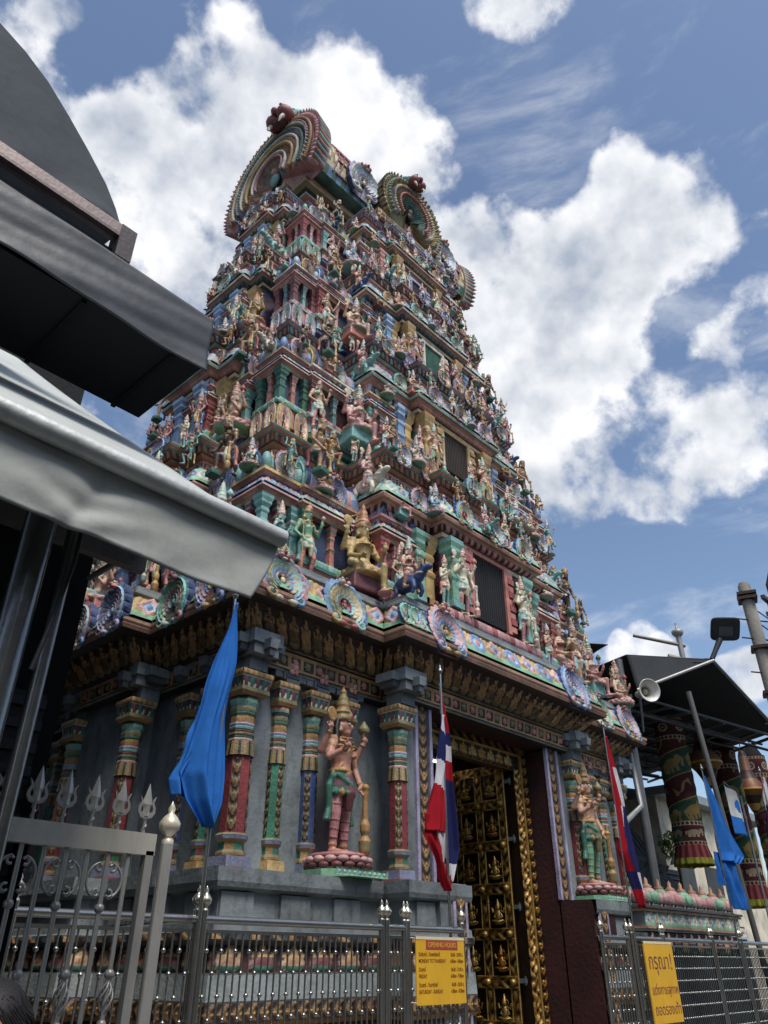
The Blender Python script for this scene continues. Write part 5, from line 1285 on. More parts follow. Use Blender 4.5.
flag(12.32, 1.0, 5.16, [(5.0, 2.36, [(0, -.01), (.4, -.03), (.7, -.12), (.8, .08), (1, .3)], [(0, .03), (.3, .3), (.65, .52), (.9, .52), (1, .36)], th2, .4, -.03, .035)],
     'Thai tricolour flag hanging limp right of the gateway beside the maroon block', 'flag')
flag(16.46, 1.0, 5.07, [(4.95, 3.35, [(0, -.01), (1, .0)], [(0, .03), (.4, .62), (.9, 1.3), (1, .95)], blu, .5, -.03, .05), (3.6, 2.5, [(0, .05), (.5, .12), (1, .3)], [(0, .95), (.3, .72), (1, .85)], blu, 1.5, .02, .05),
                        (3.5, 2.9, [(0, -.15), (1, -.12)], [(0, .1), (1, .1)], blu, 1., .05, .03)],
     'plain blue flag hanging on a steel pole before the right pavilion', 'flag')
flag(20.15, 1.0, 5.6, [(5.5, 3.9, [(0, -.02), (.5, -.2), (1, -.5)], [(0, .2), (.5, .9), (1, 1.1)], lambda t, w: ('thaired', 'thaiwhite', 'thaiblue', 'thaiblue', 'thaiwhite', 'thaired')[min(5, int((w*.5+t*.75)*5.2))], .4, -.02, .07)],
     'Thai tricolour flag at the far right edge of the picture', 'flag')

# ---------------------------------------------------------------- person in the lower left corner
per = empty('person', (.86, 2.0, 0), 'person with short black hair standing at the lower left corner, in dark shirt', 'person', None, R(-20))
PP = dict(skin=K['skin'])
mb = MB()
for s in (-1, 1):
    limb(mb, [(s*.09, 0, .82), (s*.1, -.01, .45), (s*.1, .01, .07)], [.08, .055, .04], K['navy'], 10)
    mb.tube([(s*.1, .04, .05), (s*.11, -.06, .04), (s*.12, -.16, .03)], [.04, .045, .03], K['black'], 9)
    limb(mb, [(s*.18, 0, 1.24), (s*.23, .02, .98), (s*.22, -.06, .75)], [.055, .042, .03], K['dgrey'] , 9); hand(mb, (s*.22, -.07, .74), (0, -.2, -1), PP, 1.3, .3, -s)
mb.ell((0, 0, .86), (.15, .11, .13), K['navy'], 12, 9); mb.tube([(0, 0, .88), (0, -.01, 1.05), (0, 0, 1.22)], [.135, .13, .16], K['dgrey'], 12); mb.ell((0, 0, 1.2), (.18, .11, .13), K['dgrey'], 12, 9)
mb.tube([(0, 0, 1.28), (0, -.01, 1.4)], .05, K['skin'], 9); mb.ell((0, -.01, 1.44), (.075, .09, .105), K['skin'], 14, 10); mb.ell((0, -.1, 1.42), (.015, .02, .03), K['skin'], 8, 6)
for s in (-1, 1): mb.ell((s*.03, -.085, 1.455), (.014, .012, .009), K['black'], 7, 5); mb.ell((s*.078, 0, 1.43), (.012, .024, .034), K['skin'], 7, 5)
mb.ell((0, -.085, 1.385), (.024, .012, .008), K['red'], 7, 5)
put('body', melt(mb, 'body', .011, SKIN, 2), per)
mb = MB(); mb.ell((0, .015, 1.485), (.088, .1, .09), K['hair'], 16, 11)
for i in range(900):
    a = rng.uniform(0, 2*PI); e = rng.uniform(.0, 1.4); d = np.array((math.cos(a)*math.cos(e), math.sin(a)*math.cos(e), math.sin(e)))
    p = np.array((0, .015, 1.485))+d*np.array((.086, .098, .088)); tn = np.array((-d[1]*.3+d[0]*.2, d[0]*.3+.1, -.5)); tn /= np.linalg.norm(tn)
    mb.tube([p, p+tn*.03+d*.008, p+tn*.06+d*.004], [.0022, .0018, .0008], K['hair'], 4, None, False)
mb.build('hair', SKIN, per)
CLOUDS = [(0.2172, 0.4398, 0.8714, 0.9971, 0.9), (0.2171, 0.5086, 0.8332, 0.99694, 0.9), (0.1638, 0.5627, 0.8103, 0.99878, 0.7), (0.2908, 0.4551, 0.8416, 0.99705, 0.9), (0.2709, 0.5554, 0.7862, 0.99425, 0.65), (0.2596, 0.6307, 0.7313, 0.992, 0.6), (0.3489, 0.5717, 0.7425, 0.99412, 0.5), (0.1053, 0.5856, 0.8037, 0.99844, 0.5), (0.31, 0.35, 0.884, 0.99829, 0.55), (0.3923, 0.3399, 0.8547, 0.99682, 0.8), (0.4442, 0.3223, 0.8359, 0.99863, 0.7), (0.3435, 0.3914, 0.8537, 0.99775, 0.75), (0.4181, 0.1704, 0.8923, 0.99859, 0.8), (0.3874, 0.1946, 0.9011, 0.99912, 0.6), (0.0398, 0.5548, 0.8311, 0.9993, 0.6), (0.0584, 0.5159, 0.8546, 0.99944, 0.5), (0.1153, 0.4796, 0.8699, 0.99969, 0.5), (0.5388, 0.3148, 0.7814, 0.99869, 0.7), (0.4866, 0.3428, 0.8036, 0.99885, 0.6), (0.631, 0.2875, 0.7206, 0.99447, 0.9), (0.6016, 0.3585, 0.7138, 0.99422, 0.8), (0.5362, 0.3689, 0.7592, 0.99807, 0.7), (0.6459, 0.2253, 0.7294, 0.9978, 0.8), (0.5704, 0.1584, 0.806, 0.99905, 0.8), (0.5866, 0.1964, 0.7857, 0.999, 0.6), (0.6316, 0.1101, 0.7675, 0.99852, 0.85), (0.6685, 0.1467, 0.7291, 0.99741, 0.85), (0.6273, 0.1577, 0.7626, 0.99863, 0.6), (0.6854, 0.0904, 0.7226, 0.99898, 0.4), (0.756, 0.1629, 0.6339, 0.99921, 0.6), (0.7446, 0.1055, 0.6591, 0.99898, 0.5), (0.6541, 0.4031, 0.64, 0.99331, 0.7), (0.6842, 0.2687, 0.678, 0.99727, 0.6), (0.7758, 0.2825, 0.5642, 0.99281, 0.95), (0.779, 0.3634, 0.511, 0.99574, 0.9), (0.8223, 0.2495, 0.5114, 0.99622, 0.9), (0.8212, 0.1677, 0.5455, 0.99732, 0.75), (0.7273, 0.3664, 0.5803, 0.99553, 0.6), (0.8519, 0.2272, 0.4719, 0.9984, 0.6), (0.7068, 0.4498, 0.546, 0.997, 0.5), (0.8629, 0.3708, 0.3434, 0.99915, 1.4), (0.847, 0.4081, 0.3407, 0.99946, 1.0), (0.883, 0.3397, 0.324, 0.99951, 1.1), (0.9171, 0.272, 0.2914, 0.99931, 1.2), (0.9054, 0.3013, 0.299, 0.99962, 0.9), (0.547, 0.0582, 0.8351, 0.99174, -0.7), (0.5353, 0.2081, 0.8186, 0.99864, -0.45), (0.8246, 0.3915, 0.4082, 0.99025, -0.7), (0.8884, 0.2502, 0.3849, 0.9979, -0.6), (0.1024, 0.5471, 0.8308, 0.99935, -0.3), (0.2428, 0.3692, 0.8971, 0.99962, -0.4), (0.4261, 0.2611, 0.8662, 0.999, -0.35), (0.7739, 0.1959, 0.6023, 0.99937, -0.3), (0.6286, 0.0178, 0.7775, 0.99796, -0.4), (0.497, 0.2151, 0.8406, 0.99837, -0.4), (-0.1425, 0.5743, 0.8062, 0.97725, 0.6), (0.7572, -0.1213, 0.6419, 0.97357, 0.5), (0.1565, 0.1261, 0.9796, 0.97067, 0.4)]

# ================================================================ LEFT: shop front with three awnings
def sheet(mb, fn, nu, nv, col, th=0.):
    V = [fn(i/nu, j/nv) for j in range(nv+1) for i in range(nu+1)]
    F = [(j*(nu+1)+i, j*(nu+1)+i+1, (j+1)*(nu+1)+i+1, (j+1)*(nu+1)+i) for j in range(nv) for i in range(nu)]
    mb.add(V, F, col, True)
def cloth_obj(fn, nu, nv, col, name, parent, th=.006, m=None):
    mb = MB(); sheet(mb, fn, nu, nv, col); o = mb.build(name, m or TARP, parent); md = o.modifiers.new('s', 'SOLIDIFY'); md.thickness = th; return o
aw1 = empty('awning', (0, 2.5, 3.3), 'light grey fabric awning with pale roller bar and hanging valance, lowest at left', 'awning')
gr1 = lin('#bcc0bc'); gr2 = lin('#adb1ac')
cloth_obj(lambda u, v: (-2.2+4.18*u, 0+6.4*v, .02+5.44*v-.05*math.sin(PI*v)), 60, 24, gr1, 'canopy', aw1)
cloth_obj(lambda u, v: (-2.2+(4.13-.14*v**1.3)*u, -.015-.01*v+.006*v*math.sin(u*34+v*2)+.0025*math.sin(u*71+v*5)+.003*math.sin(v*7+u*9)*v+.02*math.exp(-((u-.79)/.012)**2)*(.3+v)-.007*math.sin(v*16+(u-.79)*60)*math.exp(-((u-.79)/.05)**2)*(u > .79)-.007*math.sin(v*16-(u-.79)*60)*math.exp(-((u-.79)/.05)**2)*(u <= .79), -.02-(.31+.012*math.sin(u*15))*v), 260, 18, gr2, 'valance', aw1)
mb = MB(); mb.tube([(-2.2, -.055, .01), (1.93, -.045, .01)], .045, lin('#d3d6d2'), 16); mb.build('roller_bar', DULL, aw1)
mb = MB()
for x in (.9, 1.82): mb.tube([(x, .05, .0), (x, 1.0, .35), (x, 1.7, .35)], .02, K['grey'], 8)
mb.build('folding_arm', DULL, aw1)
aw2 = empty('awning', (0, 3.45, 5.0), 'black tarpaulin awning with creased valance and dark underside, middle one at left', 'awning')
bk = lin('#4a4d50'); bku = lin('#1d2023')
cloth_obj(lambda u, v: (-2.5+4.45*u, -.01+.010*math.sin(u*19+v*3)*v+.005*math.sin(u*43-v*7)*v+.004*math.sin(v*9+u*21)+.002*math.sin(v*23+u*38), .46-.03*u-.46*v+.012*math.sin(u*11)*v), 260, 26, bk, 'valance', aw2, .006, SHEEN)
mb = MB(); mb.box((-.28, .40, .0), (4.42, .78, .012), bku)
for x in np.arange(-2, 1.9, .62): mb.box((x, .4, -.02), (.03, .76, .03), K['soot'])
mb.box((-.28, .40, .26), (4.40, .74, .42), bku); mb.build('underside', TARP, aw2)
aw3 = empty('awning', (0, 4.22, 6.2), 'dark grey awning with curved edge above a brown double bar, highest at left', 'awning')
out = np.array([(1.47, .42), (1.44, .5), (1.38, .62), (1.26, .80), (1.06, 1.02), (.84, 1.24), (.62, 1.44), (.4, 1.58), (.16, 1.68), (-.3, 1.82), (-.9, 1.92), (-2., 2.0)])
V = []; n = len(out); mb = MB()
for yy, sc in ((0, 1), (.25, 1.03), (1.2, 1.03)):
    for i, (x, z) in enumerate(out): V.append((x, yy, .42+(z-.42)*sc))
    for i, (x, z) in enumerate(out): V.append((x-.0, yy-.02*math.sin(i*.8)*(yy == 0), .40))
G_ = []
def grid3(nu, nv):
    for j in range(nv+1):
        for i in range(nu+1):
            u, v = i/nu, j/nv; x = 1.47-3.47*u**1.2; zt = np.interp(-x, -out[:, 0], out[:, 1])
            G_.append((x, -.02+.05*v-.015*math.sin(u*14+v*2)*(1-v)**3+.012*math.sin(u*33+v*9)*(1-v)**4, .42+(zt-.42)*v))
grid3(70, 16); mb.add(G_, [(j*71+i, (j+1)*71+i, (j+1)*71+i+1, j*71+i+1) for j in range(16) for i in range(70)], lin('#505459'), True)
B0 = [(x, .03, z) for x, z in out]+[(x-.25, 1.6, z-.1) for x, z in out]
mb.add(B0, [(i, i+1, n+i+1, n+i) for i in range(n-1)], lin('#505459'), True); mb.build('canopy', TARP, aw3)
mb = MB(); mb.box((-.3, -.03, .31), (3.6, .1, .12), lin('#8a7c78')); mb.box((-.3, -.06, .25), (3.6, .05, .03), lin('#6a5c5a')); mb.build('upper_bar', DULL, aw3)
mb = MB(); mb.box((-.3, .05, .1), (3.56, .1, .1), K['soot']); mb.build('lower_bar', DULL, aw3)
mb = MB(); mb.box((1.49, -.0, .2), (.13, .18, .34), lin('#4c4646')); mb.build('end_bracket', DULL, aw3)
shop = empty('shop_building', (0, 6.2, 0), 'shop building behind the awnings at the left edge, shade painted as near-black', 'building')
mb = MB(); mb.box((-2.05, -1.15, 2.2), (7.8, 1.55, 4.4), lin('#0e0f10')); mb.build('wall', TARP, shop)  # near-black wall colour stands for the deep shade under the awnings
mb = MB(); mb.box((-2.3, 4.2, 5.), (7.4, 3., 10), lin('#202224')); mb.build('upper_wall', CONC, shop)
mb = MB(); mb.box((-2.05, -1.94, 1.5), (7.6, .04, 2.8), K['soot'])
for z in np.arange(.2, 2.9, .12): mb.box((-2.05, -1.965, z), (7.6, .02, .05), K['black'])
mb.build('shutter', DULL, shop)
for x, r, lb in ((.965, .062, 'thick steel pole holding up the grey awning at left'), (1.105, .028, 'thin steel pole beside the thick awning pole at left')):
    o = empty('steel_pole', (x, 2.8, 0), lb, 'pole'); mb = MB(); mb.tube([(0, 0, 0), (0, 0, 3.42)], r, lin('#7f8080'), 20); mb.build('shaft', STEEL, o)
    mb = MB(); mb.box((0, 0, .01), (.2, .2, .02), K['grey']); mb.build('base_plate', STEEL, o)
o = MB(); o.box((0, 0, 0), (3.2, .06, .12), lin('#75706c')); o = o.build('awning_beam', DULL, None, (.2, 3.5, 3.5)); tag(o, 'grey steel beam under the grey awning beside the poles', 'beam')
cb = MB(); cb.tube([(0, 0, 0), (-.01, -.02, -.3), (-.05, -.03, -.6), (-.07, -.02, -.75)], .01, K['black'], 6); cb = cb.build('power_cable', DULL, None, (1.1, 2.71, 3.25)); tag(cb, 'black cable hanging down the steel poles under the grey awning', 'cable')
nb = empty('shading_building', (-1.1, 15, 0), 'added dark building in the gap behind the shop at left, blocking sky light', 'building')
mb = MB(); mb.box((0, 0, 4.3), (7.9, 14, 8.6), lin('#17181a')); mb.build('wall', CONC, nb)  # near-black block added and sized to keep sky light off the temple's left
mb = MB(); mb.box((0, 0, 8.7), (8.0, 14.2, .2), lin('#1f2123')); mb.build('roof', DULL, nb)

BH = 8.
for i, (x0, w_, hh, cn, lb) in enumerate(((-16, 14, BH, '#a8a49a', 'grey shophouse across the street behind the viewer, left'), (-1, 15, BH+.8, '#b8ae9c', 'beige shophouse across the street directly behind the viewer'), (15, 16, BH-.6, '#a0a4a4', 'grey shophouse across the street behind the viewer, right'), (32, 16, BH+.4, '#b0a890', 'tan shophouse across the street, farthest right'))):
    o = empty('shophouse', (x0+w_/2, -10.5, 0), lb, 'building'); mb = MB(); mb.box((0, 0, hh/2), (w_-.3, 7, hh), lin(cn)); mb.build('wall', CONC, o)
    mb = MB(); mb.box((0, 0, hh+.15), (w_, 7.6, .3), K['dgrey']); mb.build('roof', CONC, o)
    for r_ in range(3):
        for c_ in range(4):
            mb = MB(); mb.box((-w_/2+w_*(c_+.5)/4, 3.52, 2.+r_*3.2), (w_/6, .08, 1.7), K['soot']); mb.build('window', STONE, o)
    mb = MB(); mb.box((0, 4.2, 3.3), (w_-.5, 1.6, .12), K['dgrey']); mb.build('canopy', DULL, o)
tb = empty('unseen_sky_block', (-1.6, 20, 0), 'added unseen dark block up the alley behind the awnings, cutting sky light', 'building'); mb = MB(); mb.box((0, 0, 8), (8.8, 11, 16), lin('#2a2b2c')); mb.build('wall', TARP, tb); mb = MB(); mb.box((0, 0, 16.1), (9, 11.2, .2), lin('#1f2123')); mb.build('roof', TARP, tb)  # unseen block added to cut sky fill on the temple's left face
# ================================================================ RIGHT: black canopy, hanging textile pillars, pavilion
can = empty('market_canopy', (22, 10, 0), 'black tarpaulin canopy on a steel frame to the right of the temple', 'canopy')
A_ = np.array((19.3, 8.7, 9.02)); Pk = np.array((20.87, 6.95, 8.84)); Bm = np.array((19.39, 8.6, 8.0)); Rr_ = np.array((25.5, 7.0, 7.75)); Bk = np.array((31., 14., 8.3)); Bl = np.array((21., 18., 8.6))
def tri_sheet(quad, name, col, n=18, sag=.15):
    q = [np.array(p)-np.array((22, 10, 0)) for p in quad]
    def f(u, v):
        p = (1-u)*(1-v)*q[0]+u*(1-v)*q[1]+u*v*q[2]+(1-u)*v*q[3]; p[2] -= sag*math.sin(PI*u)*math.sin(PI*v)+.04*math.sin(u*11+v*7)*math.sin(PI*v); return p
    return cloth_obj(f, n, n, col, name, can, .02)
bt = lin('#3a3c3f')
tri_sheet((Bm, Pk, Pk+(-.02, .02, .03), A_), 'front_flap', lin('#4a4c4f'), 18, .04)
tri_sheet((A_, Pk, Rr_+(0, 0, .05), Bk), 'roof_sheet', bt); tri_sheet((A_, Bk, Bk+(0, 4, .3), Bl), 'back_sheet', bt)
tri_sheet((A_+(-1.6, 2.6, .7), A_+(-.2, .4, .35), A_+(.9, 3, .2), Bl+(0, 0, .3)), 'upper_sheet', bt, 18, .1)
fr_ = MB(); L = lambda p: tuple(np.array(p)-np.array((22, 10, 0)))
for i in range(9):
    t = i/8; a = Bm+(Rr_-Bm)*t*1.0+np.array((0, .2, -.12)); b = Bl+(Bk-Bl)*t+np.array((0, 0, -.3)); fr_.tube([L(a), L(b)], .05, lin('#5a5d60'), 6)
for i in range(10):
    t = i/9; a = Bm+(Bl-Bm)*t+np.array((0, 0, -.2)); b = Rr_+(Bk-Rr_)*t+np.array((0, 0, -.2)); fr_.tube([L(a), L(b)], .045, lin('#55585b'), 6)
    if i % 3 == 0: fr_.tube([L(a+(0, 0, -.5)), L(b+(0, 0, -.5))], .045, K['soot'], 6)
fr_.build('frame', DULL, can)
mb = MB(); mb.tube([L(Bm), L(Pk+(0, -.05, -.02))], .045, lin('#b9b9b4'), 8); mb.build('front_pipe', DULL, can)
mb = MB(); mb.tube([L(Pk), L(Rr_)], .05, lin('#77797a'), 8); mb.build('edge_pipe', DULL, can)
mb = MB(); mb.tube([L((19.25, 8.95, 0)), L((19.25, 8.95, 8.9))], .12, lin('#6d6e6e'), 10); mb.build('support_post', DULL, can)
o = empty('canopy_post', (18.4, 6.65, 0), 'dark steel post leaning up to the black canopy, right of the blue flag', 'post'); mb = MB(); mb.tube([(.17, -.17, 0), (-.14, .16, 7.3)], .06, lin('#6b6a66'), 10); mb.build('shaft', DULL, o); mb = MB(); mb.box((.17, -.17, .02), (.3, .3, .04), K['dgrey']); mb.build('base_plate', DULL, o)
dl = MB(); dl.tube([(18.49, 8.7, 6.3), (18.54, 8.65, 4.9), (17.3, 8.6, 4.33)], .07, lin('#9a9c9b'), 8); dl = dl.build('bent_pipe', DULL); tag(dl, 'bent grey metal pipe under the right end of the temple eave', 'pipe')
# horn loudspeaker
hn = empty('horn_loudspeaker', (19.05, 8.3, 7.78), 'white horn loudspeaker at the right end of the temple frieze', 'loudspeaker', None, R(-35))
mb = MB(); M = RX(R(96)); mb.lathe([(.07, -.42), (.11, -.38), (.11, -.15), (.13, -.1), (.16, .1), (.24, .28), (.37, .42), (.39, .43), (.37, .425), (.23, .27), (.14, .08), (.1, -.05), (0, -.05)], 28, lin('#cfccc4'), M, True, 0, False)
mb.build('horn', DULL, hn).scale = (.78,)*3; mb = MB(); mb.ell((0, 0, 0), (.09, .09, .1), lin('#a09a86'), 12, 8, M @ T(0, 0, .08)); mb.build('phase_plug', DULL, hn)
mb = MB(); mb.tube([(0, .2, -.05), (0, .25, -.5), (.1, .5, -.9)], .03, K['grey'], 7); mb.build('bracket', DULL, hn)
# street lamp on the canopy corner
sl = empty('street_lamp', (20.87, 6.95, 8.85), 'dark flat LED street lamp on a short arm at the canopy corner', 'street lamp')
mb = MB(); mb.tube([(0, 0, 0), (.12, -.1, .25), (.3, -.25, .62)], [.07, .07, .09], K['black'], 10); mb.build('arm', DULL, sl)
mb = MB(); n_ = np.array((.60, .56, .57)); n_ /= np.linalg.norm(n_); x_ = np.cross((0, 0, 1.), n_)*-1; x_ /= np.linalg.norm(x_); y_ = np.cross(n_, x_)
Mh = np.eye(4); Mh[:3, 0] = x_; Mh[:3, 1] = y_; Mh[:3, 2] = n_; Mh[:3, 3] = (.42, -.42, .92); Mh[:3, :3] *= .8
a = np.arange(28)*2*PI/28; sup = [(np.sign(math.cos(t))*abs(math.cos(t))**.35*.52, np.sign(math.sin(t))*abs(math.sin(t))**.35*.42) for t in a]
V = [(x*.9, y*.9, -.05) for x, y in sup]+[(x, y, -.03) for x, y in sup]+[(x, y, .03) for x, y in sup]+[(x*.8, y*.8, .08) for x, y in sup]; m_ = 28
mb.add(V, [(j*m_+i, j*m_+(i+1) % m_, (j+1)*m_+(i+1) % m_, (j+1)*m_+i) for j in range(3) for i in range(m_)], K['black'], False, Mh)
mb.add(V, [tuple(range(m_))[::-1]], lin('#3c3e40'), False, Mh); mb.add(V, [tuple(range(3*m_, 4*m_))], K['black'], False, Mh); mb.build('head', DULL, sl)
mb = MB(); mb.box((0, .08, -.06), (.5, .34, .02), lin('#606466'), Mh); mb.build('lens', DULL, sl)
# sensor pole with crossarm
sp = empty('roof_mast', (20.5, 7.6, 8.7), 'grey metal mast with a horizontal arm and round cap on the canopy roof', 'mast')
mb = MB(); mb.tube([(0, 0, 0), (0, 0, 1.0)], .075, lin('#9c9a94'), 10); mb.build('pole', DULL, sp)
mb = MB(); mb.lathe([(.09, .9), (.16, .98), (.17, 1.06), (.1, 1.1), (.03, 1.12), (.03, 1.3)], 14, lin('#9c9a94')); mb.build('cap', DULL, sp)
mb = MB(); mb.tube([(.1, -.1, .62), (-.85, .95, .95)], .055, lin('#8c8a84'), 8); mb.tube([(-.05, .05, .2), (-.28, .3, .3)], .09, lin('#8c8a84'), 8); mb.build('crossarm', DULL, sp)
# utility pole
up_ = empty('utility_pole', (15.3, 4.12, 0), 'weathered concrete utility pole with brackets and wires at the right edge', 'utility pole')
mb = MB(); mb.lathe([(.17, 0), (.14, 4), (.12, 8.25), (.09, 8.32)], 14, lin('#8f8a80')); mb.build('shaft', CONC, up_)
mb = MB()
for z in (6.0, 6.9, 7.95, 8.05): mb.box((0, 0, z), (.36, .36, .06), K['dbrown'], RZ(R(20)))
mb.box((.3, -.28, 7.95), (.5, .08, .08), K['dgrey'], RZ(R(0))); mb.box((.3, -.28, 7.6), (.4, .08, .08), K['dgrey']); mb.box((.45, -.3, 7.8), (.12, .12, .5), K['black'])
for z in (5.4, 6.4, 7.1, 7.5): mb.tube([(-.3, .2, z), (.3, -.2, z)], .015, K['dbrown'], 5)
mb.build('bracket', DULL, up_)
mb = MB(); mb.tube([(.4, -.35, 7.9), (.36, -.36, 8.3), (.5, -.5, 8.75), (.8, -.8, 8.9)], .04, K['black'], 8)
for i in range(5):
    z = 7.7-.3*i; mb.tube([(.1, -.1, z), (.28+.04*i, -.3, z-.25), (.2, -.22, z-.5), (.45, -.45, z-.6), (1.6, -1.6, z-.3)], .014, K['black'] if i % 2 else lin('#3b4f7a'), 5)
mb.build('wires', DULL, up_)
# hanging textile pillars
def textile(x, y, z0, z1, r, label):
    t = empty('textile_pillar', (x, y, z0), label, 'hanging', 'embroidered textile pillars hanging under the canopy'); h = z1-z0
    nt, nz = 132, 250; V = []; F = []; C = []
    MAR, GRN, GLD, BON = lin('#4f2a2c'), lin('#33503f'), lin('#8f7a4c'), lin('#a3977f')  # thread colours darkened to carry the canopy's shade
    def beast(x, y):
        """little embroidered elephant in a unit cell centred on 0"""
        return (math.hypot(x/.30, (y-.02)/.17) < 1 or math.hypot((x-.3)/.12, (y-.12)/.14) < 1 or (abs(x-.42-.06*math.sin(y*12)) < .045 and -.2 < y < .12)
                or (-.3 < y < 0 and (abs(x+.2) < .06 or abs(x+.04) < .05 or abs(x-.14) < .06)) or (abs(x+.33) < .03 and -.15 < y < .1))
    for j in range(nz+1):
        for i in range(nt):
            a = 2*PI*i/nt; rr = r*(1+.018*math.sin(j*.25)+.01*math.sin(a*3+j*.1)); V.append((rr*math.cos(a), rr*math.sin(a), h*(.12+.88*j/nz)))
    for j in range(nz):
        v = (j+.5)/nz
        for i in range(nt):
            u = (i+.5)/nt; F.append((j*nt+i, j*nt+(i+1) % nt, (j+1)*nt+(i+1) % nt, (j+1)*nt+i))
            bandc = None
            for b0, b1 in ((0, .03), (.14, .172), (.80, .832), (.965, .99)):
                if b0 < v < b1:
                    q = (u*22) % 1-.5; w_ = (v-b0)/(b1-b0)-.5; bandc = MAR if math.hypot(q, w_) < .34 else (BON if abs(w_) < .46 else GLD)
            if bandc is not None: C.append(bandc)
            elif v < .14:
                q = (u*4.) % 1-.5; C.append(BON if beast(q*.95, (v-.088)*9.5) else (GRN if int(u*4) % 2 else MAR))
            elif v < .80:
                q = (v*5.2-u*1.15) % 2; e = q % 1
                if e < .05: C.append(GLD)
                else:
                    du = ((u*3.2+v*1.4) % 1)-.5; dv = (e-.53)*.9
                    sw = abs(dv-.16*math.sin(du*8.5)) < .055+.03*math.cos(du*17) and abs(du) < .36
                    sp = math.hypot(du-.3, dv-.16) < .07 or math.hypot(du+.3, dv+.2) < .06
                    C.append(GLD if (sw if q >= 1 else beast(du*.95, dv*.95)) or sp else (GRN if q < 1 else MAR))
            elif v < .965:
                q = (u*5) % 1-.5; w_ = (v-.9)*9; C.append(BON if (.18 < math.hypot(q*1.2, w_) < .33 or math.hypot(q, w_) < .09) else MAR)
            else: C.append(MAR)
    mb = MB(); mb.add(V, F, C, True); mb.add(V[-nt:], [tuple(range(nt))], K['dmaroon']); mb.build('cover', CLOTH, t)
    mb = MB(); V = []; F = []; C = []; nt = 96
    for j in range(13):
        for i in range(nt):
            a = 2*PI*i/nt; w = j/12; rr = r*(1.0+.25*w+.06*w*math.sin(i*PI/3)); V.append((rr*math.cos(a), rr*math.sin(a), h*(.125-.125*w)))
    for j in range(12):
        for i in range(nt): F.append((j*nt+i, (j+1)*nt+i, (j+1)*nt+(i+1) % nt, j*nt+(i+1) % nt)); C.append((lin('#8f4a4c') if (i//3) % 2 else lin('#5f2a2e')) if j < 8 else lin(('#9a9a3c', '#7f8236')[(i//2) % 2]))
    mb.add(V, F, C, True); o = mb.build('fringe', CLOTH, t); md = o.modifiers.new('s', 'SOLIDIFY'); md.thickness = .02
    mb = MB(); mb.lathe([(r*.9, h), (r*.5, h+.35), (.05, h+.5)], 16, K['black']); mb.tube([(0, 0, h+.4), (0, 0, h+1.2)], .02, K['black'], 5); mb.build('hanger', CLOTH, t)
textile(22.55, 9.25, 3.9, 8.0, .43, 'green and maroon textile pillar with elephant band hanging nearest, beside the loudspeaker')
textile(26.4, 9.2, 3.03, 7.9, .42, 'darker textile pillar hanging behind the right blue flag pole')
textile(30.4, 9.5, 3.8, 8.2, .42, 'textile pillar hanging farthest right under the canopy')
for x, y, z, lb in ((24.5, 9.1, 6.2, 'brown cone-shaped hanging lantern between the two textile pillars'), (28.7, 9.3, 6., 'brown cone-shaped hanging lantern behind the steel post')):
    t = empty('hanging_lantern', (x, y, z), lb, 'lantern')
    mb = MB(); mb.lathe([(.05, 0), (.12, .08), (.2, .3), (.34, .55), (.5, .72)], 12, [K['dbrown'], K['ochre'], K['dbrown'], K['dgold']]); mb.build('bowl', DULL, t)
    mb = MB(); mb.lathe([(.52, .72), (.52, .78), (.32, 1.1), (.2, 1.4), (.16, 1.9), (.1, 2.1)], 12, [K['ochre'], K['brown'], K['dbrown'], K['brown'], K['dbrown']]); mb.build('hood', DULL, t)
    mb = MB(); mb.tube([(0, 0, 2.05), (0, 0, 3.)], .02, K['black'], 5); mb.build('chain', DULL, t)
# dark carved pavilion roof behind the low wall
pv = empty('shrine_pavilion', (21.9, 12.2, 0), 'dark carved stone shrine pavilion with a sloping roof behind the lotus wall', 'pavilion')
mb = MB(); mb.box((0, 0, 1.4), (5., 3., 2.8), K['soot']); mb.build('wall', STONE, pv)
mb = MB()
fcv = fn_carve(2, ('black', 'dgrey', 'dgrey')); 
def slabroof(z0, z1, a0, b0, a1, b1, fn, du, amp):
    P0 = [(-a0, -b0), (a0, -b0), (a0, b0), (-a0, b0)]; P1 = [(-a1, -b1), (a1, -b1), (a1, b1), (-a1, b1)]
    for k in range(4):
        j = (k+1) % 4; mb.patch((*P0[k], z0), (*P0[j], z0), (*P1[j], z1), (*P1[k], z1), fn, du, amp)
slabroof(2.95, 3.1, 2.9, 1.8, 2.95, 1.85, fcv, .06, .02); slabroof(3.1, 3.9, 2.95, 1.85, 2.4, 1.3, fcv, .06, .04); slabroof(3.9, 4.15, 2.4, 1.3, 2.5, 1.4, fcv, .06, .03); slabroof(4.15, 5.4, 2.3, 1.2, 1.5, .7, fn_panels(.4, ('dgrey', 'black', 'soot', 'black')), .05, .05)
mb.box((0, 0, 3.02), (5.7, 3.5, .1), K['dgrey']); mb.box((0, 0, 5.3), (3., 1.4, .2), K['soot']); mb.build('roof', STONE, pv)
